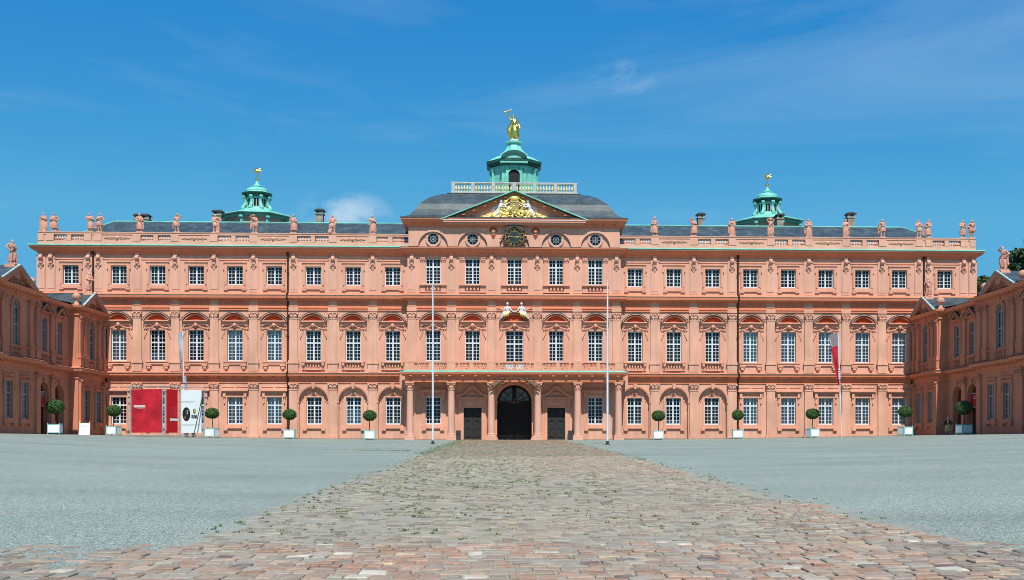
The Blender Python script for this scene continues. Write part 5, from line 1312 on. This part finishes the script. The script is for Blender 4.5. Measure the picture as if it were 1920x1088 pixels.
for a, b in zip(pts, pts[1:]): m.tube((a[0], -.17, a[1]), (b[0], -.15, b[1]), .035, .03, 5)
m.tube((-1.0, -.17, 9.38), (-.62, -.15, 9.34), .02, n=4); m.build('white_emblem', M_white, ff)
m = MB()
for k in range(5): m.box(-.14, .06, -.09, -.07, 6.6-.22*k, 6.74-.22*k)
m.build('white_lettering', M_white, ff)
fl = flag_thing('furled pale grey banner flag on steel pole behind the exhibition panels', -32.3, -5.6, 10.4, R(-1.2), mat('silver_cloth', (.40, .41, .43), .5, var=.15), mat('silver_mauve_cloth', (.33, .29, .31), .5, var=.25, vscale=2), .45, .28, .1)
m = MB(); m.tube((.12, .12, 0), (.1, .1, 6.0), .22, .13, 10); m.box(-.02, .30, -.11, -.09, 5.3, 5.42); m.build('steel_mast', M_grey, fl)

# A-frame board by the left wing
t = thing('sign_board', 'white folding sign board standing in front of the left wing corner', 'sign board', (-40.95, -8.3, gz(-40.95, -8.3)), R(12))
for q in (-1, 1):
    m = MB(); m.add([(-.46, q*.30, .0), (.46, q*.30, .0), (.46, q*.04, 1.12), (-.46, q*.04, 1.12), (-.46, q*.30-.03*q, 0), (.46, q*.30-.03*q, 0), (.46, q*.04-.03*q, 1.12), (-.46, q*.04-.03*q, 1.12)], [(0,1,2,3),(7,6,5,4),(0,4,5,1),(1,5,6,2),(2,6,7,3),(3,7,4,0)]); m.build('board', M_tubwhite, t)
for q in (-1, 1): m = MB(); m.tube((q*.47, -.31, -.05), (q*.45, -.03, 1.22), .03, n=6); m.ball((q*.45, -.03, 1.24), .05, 8, 5); m.build('frame_rail', M_white, t)
m = MB()
for k in range(5):
    z = .42 + .12*k; y = -.30+.26*z/1.12-.012; m.box(-.34, .34-.06*(k % 3), y+.008, y+.0115, z, z+.04)
m.build('printed_lines', mat('pale_grey_print', (.62, .65, .66), .6), t)

# banners over the wing arches
for sg, s, lb, ms in ((-1, 13.0, 'white and red banner hanging in the nearer arch of the left wing', (M_gbanner, M_banner)), (1, 13.0, 'dull crimson banner hanging in the nearer arch of the right wing', (M_dbanner, M_dbanner))):
    t = thing('arch_banner', lb, 'banner', (sg*43.2, -s, 0), -sg*PI/2)
    m = MB(); m.quad((-1.08, 0, 3.05), (1.08, 0, 3.05), (1.08, 0, 4.35), (-1.08, 0, 4.35)); m.build('cloth', ms[1] if sg > 0 else M_banner, t)
    if sg < 0:
        m = MB(); m.add([(-1.08, -.01, 4.35), (1.08, -.01, 4.35), (1.08, -.01, 4.0), (.2, -.01, 3.75), (-.3, -.01, 3.35), (-1.08, -.01, 3.9)], [(0,1,2,3,4,5)]); m.build('pale_print', M_gbanner, t)
    else:
        m = MB(); m.box(-.7, .9, -.012, -.008, 4.0, 4.04); m.box(-.7, .2, -.012, -.008, 3.85, 3.9); m.build('printed_lines', M_pale, t)
    m = MB(); m.tube((-1.1, 0, 4.36), (1.1, 0, 4.36), .03, n=6); m.tube((-1.1, 0, 3.04), (1.1, 0, 3.04), .03, n=6); m.build('hanging_rod', M_white, t)

# the costumed person by the right wing
px, py = 41.75, -10.0
pt = thing('person', 'person in a white cap, dark jacket and long yellow apron by the right wing arches', 'person', (px, py, gz(px, py)), R(-20))
hh = 1.66
fm = figure(la='low', ra='hip', robe='bare', sway=.02, stand=False, seed=3); o = put('body', fuse(fm, 'body', M_skin, .011), pt, (0, 0, -.03)); o.scale = (hh,)*3
m = MB(); m.ball((0, -.01*hh, .72*hh), (.135*hh, .092*hh, .12*hh), 12, 8); m.ball((.01, 0, .60*hh), (.118*hh, .088*hh, .10*hh), 12, 8)
for sd, (e, h) in ((-1, ARMS['low']), (1, ARMS['hip'])): limb(m, [(Vector((sd*.118, 0, .80))*hh, .052*hh), (Vector((sd*e[0], e[1], e[2]))*hh, .042*hh), (Vector((sd*(e[0]*.3+h[0]*.7), e[1]*.3+h[1]*.7, e[2]*.3+h[2]*.7))*hh, .034*hh)])
put('jacket', fuse(m, 'jacket', M_dark, .02), pt)
m = MB(); m.lathe(.02*hh, 0, [(.10*hh, .62*hh), (.13*hh, .52*hh), (.16*hh, .36*hh), (.19*hh, .20*hh), (.18*hh, .19*hh)], 14, .8)
for k in range(12): a = k*PI/6; m.tube((.12*hh*math.cos(a), .095*hh*math.sin(a), .56*hh), (.18*hh*math.cos(a), .145*hh*math.sin(a), .21*hh), .03, .035, 6)
m.ball((0, -.085*hh, .74*hh), (.07*hh, .03*hh, .10*hh), 8, 6)
put('apron', fuse(m, 'apron', M_yellow, .02), pt)
m = MB(); m.ball((.24, -.10, .28*hh), (.17, .10, .19), 12, 8); m.tube((.16, -.08, .52*hh), (.22, -.1, .36*hh), .02, n=5); put('bag', fuse(m, 'bag', M_yellow, .018), pt)
m = MB(); m.ball((0, .0, .945*hh), (.068*hh, .075*hh, .065*hh), 12, 8); m.ball((0, .02, 1.0*hh), (.04*hh, .045*hh, .05*hh), 10, 6); put('cap', fuse(m, 'cap', mat('linen', (.66, .60, .48), .8), .012), pt)
for q in (-1, 1): m = MB(); m.ball((q*.10, -.05, .045), (.05, .12, .05), 8, 6); m.build('shoe', M_dark, pt); m = MB(); m.tube((q*.10, 0, .06), (q*.10, .01, .24*hh), .045, .06, 8); m.build('stocking', M_dark, pt)

# trees beyond the right wing
def tree(x, y, h, r, sd, lb):
    t = thing('tree', lb, 'tree', (x, y, 0), 0, 'trees beyond the right wing'); rr = random.Random(sd)
    m = MB(); m.tube((0, 0, -.5), (.1, .05, h*.45), .42, .30, 10); tips = []
    for k in range(9):
        a = k*2.4; p = Vector((.1, .05, h*(.30+.02*k))); q = Vector((r*.75*math.cos(a), r*.75*math.sin(a), h*(.55+.045*k))); m.tube(tuple(p), tuple(q), .14, .05, 6); tips.append(q)
        for j in range(3): w = q + Vector((rr.uniform(-1, 1), rr.uniform(-1, 1), rr.uniform(.2, 1.0)))*r*.42; m.tube(tuple(q*.7+p*.3), tuple(w), .06, .02, 5); tips.append(w)
    m.tube((.1, .05, h*.45), (.1, 0, h*.9), .28, .06, 8); tips += [Vector((.1, 0, h*.93)), Vector((.5, -.3, h*.82))]
    m.build('trunk', M_stem, t); pts = []
    for q in tips:
        rad = rr.uniform(.20, .32)*r; n = 330
        for _ in range(n):
            v = Vector((rr.gauss(0, 1), rr.gauss(0, 1), rr.gauss(0, 1))).normalized()*rad*(rr.random()**.45); v.z *= .75; pts.append(q+v)
    put('crown', leaf_cloud(pts, .26, rr, 'crown_tree', M_leaf), t)
tree(53.0, 8.5, 19.0, 2.6, 1, 'leafy tree behind the right wing roof, close to the palace corner')
tree(58.2, 4., 23.6, 3.8, 2, 'taller dark leafy tree behind the right wing statue, at the picture edge')

# ------------------------------------------------------------------ ground, paving, grass
def lin(a, b, n): return [a+(b-a)*i/n for i in range(n+1)]
xs = [-1500, -400, -120, -60] + lin(-46, 46, 92) + [60, 120, 400, 1500]; ys = [-1500, -500, -200, -150] + lin(-130, 0, 130) + [15, 40, 200, 1500]
m = MB(); nx = len(xs); m.v = [(x, y, gz(x, y)) for y in ys for x in xs]
m.f = [(j*nx+i, j*nx+i+1, (j+1)*nx+i+1, (j+1)*nx+i) for j in range(len(ys)-1) for i in range(nx-1)]; m.mi = [0]*len(m.f)
def gravel():
    g = bpy.data.materials.new('grey_gravel'); nt, N, L, P = nodes(g); P.inputs['Roughness'].default_value = .9; P.inputs['Specular IOR Level'].default_value = .2
    geo = N.new('ShaderNodeNewGeometry')
    v = N.new('ShaderNodeTexVoronoi'); v.inputs['Scale'].default_value = 58; L.new(geo.outputs['Position'], v.inputs['Vector'])
    sp = N.new('ShaderNodeSeparateColor'); L.new(v.outputs['Color'], sp.inputs[0])
    cr = N.new('ShaderNodeValToRGB'); e = cr.color_ramp.elements; e[0].position = 0; e[0].color = (.06, .075, .07, 1); e[1].position = 1; e[1].color = (.56, .60, .54, 1)
    k = cr.color_ramp.elements.new(.3); k.color = (.19, .235, .20, 1); k = cr.color_ramp.elements.new(.8); k.color = (.265, .318, .272, 1); L.new(sp.outputs[0], cr.inputs[0])
    n = N.new('ShaderNodeTexNoise'); n.inputs['Scale'].default_value = .22; n.inputs['Detail'].default_value = 7; mp = N.new('ShaderNodeMapping'); mp.inputs['Scale'].default_value = (.6, 1.3, 1); L.new(geo.outputs['Position'], mp.inputs['Vector']); L.new(mp.outputs[0], n.inputs['Vector'])
    r = N.new('ShaderNodeMapRange'); r.inputs[1].default_value = .3; r.inputs[2].default_value = .7; r.inputs[3].default_value = .86; r.inputs[4].default_value = 1.12; L.new(n.outputs['Fac'], r.inputs[0])
    mx = N.new('ShaderNodeMix'); mx.data_type = 'RGBA'; mx.blend_type = 'MULTIPLY'; mx.inputs[0].default_value = 1; L.new(cr.outputs[0], mx.inputs[6]); L.new(r.outputs[0], mx.inputs[7])
    gr = N.new('ShaderNodeTexNoise'); gr.inputs['Scale'].default_value = 11; gr.inputs['Detail'].default_value = 10; gr.inputs['Roughness'].default_value = .8; L.new(geo.outputs['Position'], gr.inputs['Vector'])
    rg_ = N.new('ShaderNodeMapRange'); rg_.inputs[1].default_value = .36; rg_.inputs[2].default_value = .64; rg_.inputs[3].default_value = .80; rg_.inputs[4].default_value = 1.2; L.new(gr.outputs['Fac'], rg_.inputs[0])
    mg = N.new('ShaderNodeMix'); mg.data_type = 'RGBA'; mg.blend_type = 'MULTIPLY'; mg.inputs[0].default_value = 1; L.new(mx.outputs[2], mg.inputs[6]); L.new(rg_.outputs[0], mg.inputs[7]); mx = mg
    n2 = N.new('ShaderNodeTexNoise'); n2.inputs['Scale'].default_value = .55; n2.inputs['Detail'].default_value = 9; n2.inputs['Roughness'].default_value = .7; L.new(mp.outputs[0], n2.inputs['Vector'])
    r2 = N.new('ShaderNodeMapRange'); r2.inputs[1].default_value = .57; r2.inputs[2].default_value = .72; r2.inputs[4].default_value = .6; L.new(n2.outputs['Fac'], r2.inputs[0])
    # sandy soil within the path
    sx = N.new('ShaderNodeSeparateXYZ'); L.new(geo.outputs['Position'], sx.inputs[0])
    ab = N.new('ShaderNodeMath'); ab.operation = 'ABSOLUTE'; L.new(sx.outputs[0], ab.inputs[0])
    wob = N.new('ShaderNodeMath'); wob.operation = 'MULTIPLY_ADD'; wob.inputs[1].default_value = 2.4; L.new(n2.outputs['Fac'], wob.inputs[0]); L.new(ab.outputs[0], wob.inputs[2])
    rp = N.new('ShaderNodeMapRange'); rp.inputs[1].default_value = 6.0; rp.inputs[2].default_value = 6.7; rp.inputs[3].default_value = .9; rp.inputs[4].default_value = 0; L.new(wob.outputs[0], rp.inputs[0])
    mxx = N.new('ShaderNodeMath'); mxx.operation = 'MAXIMUM'; L.new(r2.outputs[0], mxx.inputs[0]); L.new(rp.outputs[0], mxx.inputs[1])
    m2 = N.new('ShaderNodeMix'); m2.data_type = 'RGBA'; m2.inputs[7].default_value = (.31, .285, .225, 1); L.new(mx.outputs[2], m2.inputs[6]); L.new(mxx.outputs[0], m2.inputs[0])
    L.new(m2.outputs[2], P.inputs['Base Color'])
    bp = N.new('ShaderNodeBump'); bp.inputs['Strength'].default_value = .7; bp.inputs['Distance'].default_value = .012; L.new(v.outputs['Distance'], bp.inputs['Height']); bp.invert = True; L.new(bp.outputs[0], P.inputs['Normal'])
    return g
struct(m.build('gravel_court', gravel(), smooth=True))

for sg in (-1, 1):
    m = MB(); xk = lin(3.3, 41.5, 40)
    for a, b in zip(xk, xk[1:]):
        za, zb = gz(a, -.6)+.03, gz(b, -.6)+.03
        m.quad((sg*a, -1.05, za), (sg*b, -1.05, zb), (sg*b, -.05, zb+.01), (sg*a, -.05, za+.01)); m.quad((sg*a, -1.05, za), (sg*b, -1.05, zb), (sg*b, -1.06, zb-.1), (sg*a, -1.06, za-.1))
    struct(m.build('kerb_strip', mat('worn_kerb_stone', (.24, .17, .12), .9, var=.3, vscale=2.5)))

def cobble_mat():
    g = bpy.data.materials.new('cobblestone'); nt, N, L, P = nodes(g); P.inputs['Roughness'].default_value = .8; P.inputs['Specular IOR Level'].default_value = .25
    at = N.new('ShaderNodeAttribute'); at.attribute_name = 'stone'
    geo = N.new('ShaderNodeNewGeometry'); n = N.new('ShaderNodeTexNoise'); n.inputs['Scale'].default_value = 14; n.inputs['Detail'].default_value = 6; L.new(geo.outputs['Position'], n.inputs['Vector'])
    r = N.new('ShaderNodeMapRange'); r.inputs[1].default_value = .3; r.inputs[2].default_value = .7; r.inputs[3].default_value = .78; r.inputs[4].default_value = 1.15; L.new(n.outputs['Fac'], r.inputs[0])
    mx = N.new('ShaderNodeMix'); mx.data_type = 'RGBA'; mx.blend_type = 'MULTIPLY'; mx.inputs[0].default_value = 1; L.new(at.outputs['Color'], mx.inputs[6]); L.new(r.outputs[0], mx.inputs[7])
    d = N.new('ShaderNodeTexNoise'); d.inputs['Scale'].default_value = 2.2; d.inputs['Detail'].default_value = 8; L.new(geo.outputs['Position'], d.inputs['Vector'])
    rd = N.new('ShaderNodeMapRange'); rd.inputs[1].default_value = .46; rd.inputs[2].default_value = .72; rd.inputs[4].default_value = .7; L.new(d.outputs['Fac'], rd.inputs[0])
    m2 = N.new('ShaderNodeMix'); m2.data_type = 'RGBA'; m2.inputs[7].default_value = (.295, .28, .22, 1); L.new(mx.outputs[2], m2.inputs[6]); L.new(rd.outputs[0], m2.inputs[0]); L.new(m2.outputs[2], P.inputs['Base Color'])
    bp = N.new('ShaderNodeBump'); bp.inputs['Strength'].default_value = .5; bp.inputs['Distance'].default_value = .012; L.new(n.outputs['Fac'], bp.inputs['Height']); L.new(bp.outputs[0], P.inputs['Normal'])
    return g
def cobbles():
    rg = np.random.default_rng(5); V = []; Fc = []; CC = []; cnt = 0
    pal = np.array([(.40,.255,.19),(.44,.30,.235),(.36,.235,.18),(.42,.315,.26),(.36,.28,.235),(.47,.37,.305),(.33,.285,.255),(.40,.37,.33)])
    y = -121.; joints = []
    while y < -.9:
        near = y < -60; strip = y < -100.6; dy = rg.uniform(.25, .33) if y < -99 else rg.uniform(.19, .25) if near else rg.uniform(.18, .24)
        half = 12. if strip else 5.15
        x = -half - rg.uniform(0, .25); cx0 = -.1
        while x < half:
            L_ = rg.uniform(.19, .32); xc_, yc_ = x+L_/2, y+dy/2
            e = half - abs(xc_-cx0) if not strip else min(half-abs(xc_), 3.)
            nz = noise.noise(Vector((xc_*.33, yc_*.22, 0))) ; n2 = noise.noise(Vector((xc_*.9, yc_*.7, 5)))
            zone = .06 if yc_ < -100.2 else .78 if yc_ < -93 else .95 if yc_ < -76 else .66 if yc_ < -50 else .75 if yc_ < -30 else .3
            grey = min(1, max(0, zone + .6*nz + .25*n2 - .07*xc_))
            lift = .016 + .010*n2 + rg.normal(0, .006) - .012*grey
            if not strip: lift -= max(0, (.30+.55*n2+.4*nz - e))*.07
            else: lift -= max(0, (-100.6 - yc_ < .9)*(abs(xc_) > 5.0)*(.9-(-100.6-yc_)))*.02
            if lift > -.004:
                j = .018; c = np.array(pal[rg.integers(0, 8)]); q = rg.random()
                if q < .022: c = np.array((.60, .58, .53))
                elif q < .034: c = np.array((.52, .42, .29))
                elif q < .06: c = np.array((.17, .13, .13))
                if strip and xc_ > 4.2: c = c*.4 + np.array((.20, .20, .19))*.6 if rg.random() < .75 else np.array((.44, .36, .27))
                gcol = np.array(((.37, .37, .31), (.20, .195, .16), (.29, .285, .235))[rg.integers(0, 3)]); c = c*(1-.85*grey) + gcol*.85*grey; c = c*rg.uniform(.70, .98)*np.array((.95, .89, .79) if yc_ < -30 else (.86, .78, .62))
                g0 = gz(xc_, yc_) ; z1 = g0+lift; tilt = rg.normal(0, .004, 2)
                a0, a1, b0, b1 = x+j*rg.uniform(.4, 1), x+L_-j*rg.uniform(.3, 1), y+j*rg.uniform(.2, .9), y+dy-j*rg.uniform(.2, .9)
                jit = rg.normal(0, .0055, (4, 2)); cor = [(a0+jit[0,0], b0+jit[0,1]), (a1+jit[1,0], b0+jit[1,1]), (a1+jit[2,0], b1+jit[2,1]), (a0+jit[3,0], b1+jit[3,1])]
                hz = [z1 + tilt[0]*sx + tilt[1]*sy for sx, sy in ((-1,-1),(1,-1),(1,1),(-1,1))]
                for (px_, py_) in cor: V.append((px_, py_, g0-.05))
                if near:
                    for (px_, py_), h in zip(cor, hz): V.append((px_, py_, h-.012))
                    for (px_, py_), h in zip(cor, hz): V.append((px_+math.copysign(.016, xc_-px_), py_+math.copysign(.018, yc_-py_), h))
                    for r_ in (0, 4):
                        for i in range(4): Fc.append((cnt+r_+i, cnt+r_+(i+1) % 4, cnt+r_+4+(i+1) % 4, cnt+r_+4+i))
                    Fc.append((cnt+8, cnt+9, cnt+10, cnt+11)); CC += [c]*9; cnt += 12
                else:
                    for (px_, py_), h in zip(cor, hz): V.append((px_, py_, h))
                    for i in range(4): Fc.append((cnt+i, cnt+(i+1) % 4, cnt+4+(i+1) % 4, cnt+4+i))
                    Fc.append((cnt+4, cnt+5, cnt+6, cnt+7)); CC += [c]*5; cnt += 8
            if rg.random() < .08 + .6*grey: joints.append((x, y, grey))
            x += L_
        y += dy
    me = bpy.data.meshes.new('cobbles'); me.from_pydata(V, [], Fc)
    at = me.attributes.new('stone', 'FLOAT_COLOR', 'FACE'); arr = np.ones((len(Fc), 4), dtype=np.float32); arr[:, :3] = np.array(CC); at.data.foreach_set('color', arr.ravel())
    me.materials.append(cobble_mat()); struct(put('cobbled_path', me)); return joints
JT = cobbles()
def grass():
    rr = random.Random(9); vs = []; fs = []; rn = []
    def tuft(x, y, s, n):
        z = gz(x, y)
        for _ in range(n):
            a = rr.uniform(0, 6.28); l = s*rr.uniform(.5, 1.2); b = rr.uniform(.2, 1.0); px_, py_ = x+rr.gauss(0, s*.4), y+rr.gauss(0, s*.3); w = .008+.05*s; o = len(vs)
            vs.extend([(px_-w*math.sin(a), py_+w*math.cos(a), z), (px_+w*math.sin(a), py_-w*math.cos(a), z), (px_+l*b*math.cos(a), py_+l*b*math.sin(a), z+l*(.75-b*.5))]); fs.append((o, o+1, o+2)); rn.append(rr.random())
    for x, y, g in JT:
        p = 0
        if -99 < y < -60: p = .55*g*(1.0 if x < 1.5 else .2)
        elif -60 <= y < -10: p = .30*g
        elif y <= -99: p = .25 if x > 4.3 else .02
        if noise.noise(Vector((x*.7, y*.5, 3))) < -.05: p *= .25
        if rr.random() < p: tuft(x, y, rr.uniform(.045, .095), rr.randint(8, 15))
    for _ in range(520): y = rr.uniform(-58, -4); tuft(-5.35+rr.gauss(0, .35), y, rr.uniform(.05, .11), 9)
    for _ in range(260): y = rr.uniform(-97, -18); tuft(5.15+rr.gauss(0, .22), y, rr.uniform(.05, .09), 8)
    for _ in range(110): tuft(-6.6-abs(rr.gauss(0, 1.8)), -49+rr.gauss(0, .8), rr.uniform(.05, .10), 9)
    me = bpy.data.meshes.new('grass'); me.from_pydata(vs, [], fs); at = me.attributes.new('rnd', 'FLOAT', 'FACE'); at.data.foreach_set('value', rn); me.materials.append(M_grass); struct(put('grass', me), 'stuff')
grass()

# ------------------------------------------------------------------ sky, sun, camera
EL, AZ = R(55), R(4)
w = bpy.data.worlds.new('World'); sc.world = w; w.use_nodes = True; N = w.node_tree.nodes; L = w.node_tree.links
bg = N['Background']; sky = N.new('ShaderNodeTexSky'); sky.sky_type = 'NISHITA'; sky.sun_disc = False; sky.sun_elevation = EL; sky.sun_rotation = PI - AZ
sky.air_density = 1.0; sky.dust_density = .3; sky.ozone_density = 4.0; sky.altitude = 200
sep = N.new('ShaderNodeSeparateColor'); L.new(sky.outputs[0], sep.inputs[0]); hs = N.new('ShaderNodeCombineColor')
for i, (gain, power) in enumerate(((.148, 2.2), (1.03, .95), (3.4, .34))):         # deep clear blue of a polarised summer sky
    mn = N.new('ShaderNodeMath'); mn.operation = 'MINIMUM'; mn.inputs[1].default_value = (2.3, 3.9, 6.2)[i]; L.new(sep.outputs[i], mn.inputs[0])
    pw = N.new('ShaderNodeMath'); pw.operation = 'POWER'; pw.inputs[1].default_value = power; L.new(mn.outputs[0], pw.inputs[0])
    ga = N.new('ShaderNodeMath'); ga.operation = 'MULTIPLY'; ga.inputs[1].default_value = gain; L.new(pw.outputs[0], ga.inputs[0]); L.new(ga.outputs[0], hs.inputs[i])
tc = N.new('ShaderNodeTexCoord')
def cloud(scale, mscale, lo, hi, amt, det=8, rough=.6, off=(0, 0, 0), dist=0.):
    mp = N.new('ShaderNodeMapping'); mp.inputs['Scale'].default_value = mscale; mp.inputs['Location'].default_value = off; L.new(tc.outputs['Generated'], mp.inputs['Vector'])
    n = N.new('ShaderNodeTexNoise'); n.inputs['Scale'].default_value = scale; n.inputs['Detail'].default_value = det; n.inputs['Roughness'].default_value = rough; n.inputs['Distortion'].default_value = dist; L.new(mp.outputs[0], n.inputs['Vector'])
    r = N.new('ShaderNodeMapRange'); r.inputs[1].default_value = lo; r.inputs[2].default_value = hi; r.inputs[4].default_value = amt; L.new(n.outputs['Fac'], r.inputs[0]); return r
wisps = cloud(2.2, (1, 1, 5.5), .49, .82, .24, off=(.3, 0, 1.2), dist=.6)
puff = cloud(20, (1, 1, 1.5), .43, .58, .8, off=(.0, 0, .3))
# the small cumulus sits low behind the left roof, a faint wisp high right
def blob(d, size, zs):
    dv = Vector(d).normalized(); s = N.new('ShaderNodeVectorMath'); s.operation = 'SUBTRACT'; s.inputs[1].default_value = dv; L.new(tc.outputs['Generated'], s.inputs[0])
    ml = N.new('ShaderNodeVectorMath'); ml.operation = 'MULTIPLY'; ml.inputs[1].default_value = (1, 1, zs); L.new(s.outputs[0], ml.inputs[0])
    ln = N.new('ShaderNodeVectorMath'); ln.operation = 'LENGTH'; L.new(ml.outputs[0], ln.inputs[0])
    r = N.new('ShaderNodeMapRange'); r.inputs[1].default_value = size; r.inputs[2].default_value = size*.25; L.new(ln.outputs['Value'], r.inputs[0]); return r
def mul(a, b):
    n = N.new('ShaderNodeMath'); n.operation = 'MULTIPLY'; L.new(a.outputs[0], n.inputs[0]); L.new(b.outputs[0], n.inputs[1]); return n
def mxm(a, b):
    n = N.new('ShaderNodeMath'); n.operation = 'MAXIMUM'; L.new(a.outputs[0], n.inputs[0]); L.new(b.outputs[0], n.inputs[1]); return n
c1 = mul(puff, blob((-.144, 1, .207), .044, 1.9)); hi_w = cloud(9, (1, 1, 2.6), .42, .70, .5, off=(1, 2, 0), dist=1.); c2 = mul(hi_w, blob((.112, 1, .334), .045, 2.2))
allc = mxm(mxm(wisps, c1), c2)
mx = N.new('ShaderNodeMix'); mx.data_type = 'RGBA'; mx.inputs[7].default_value = (4.6, 6.2, 7.6, 1); L.new(hs.outputs[0], mx.inputs[6]); L.new(allc.outputs[0], mx.inputs[0]); L.new(mx.outputs[2], bg.inputs['Color']); bg.inputs['Strength'].default_value = .1

sd = bpy.data.lights.new('sun', 'SUN'); sd.energy = 5.0; sd.angle = R(.5); sd.color = (1, .955, .88)
so = bpy.data.objects.new('sun', sd); COL.objects.link(so)
d = Vector((math.sin(AZ)*math.cos(EL), -math.cos(AZ)*math.cos(EL), math.sin(EL))); so.rotation_euler = d.to_track_quat('Z', 'Y').to_euler()

cd = bpy.data.cameras.new('camera'); cam = bpy.data.objects.new('camera', cd); COL.objects.link(cam)
cam.location = (-.92, -115, -.39); cam.rotation_euler = (R(90), 0, R(-2.2)); cd.sensor_width = 36; cd.lens = 2070/1920*36
cd.shift_x = (960-1027.5)/1920; cd.shift_y = (832-544)/1920; cd.clip_end = 5000; cd.clip_start = .1
sc.camera = cam
sc.cycles.filter_width = .95
sc.view_settings.view_transform = 'Standard'; sc.view_settings.look = 'None'; sc.view_settings.exposure = 0.17; sc.view_settings.gamma = 1
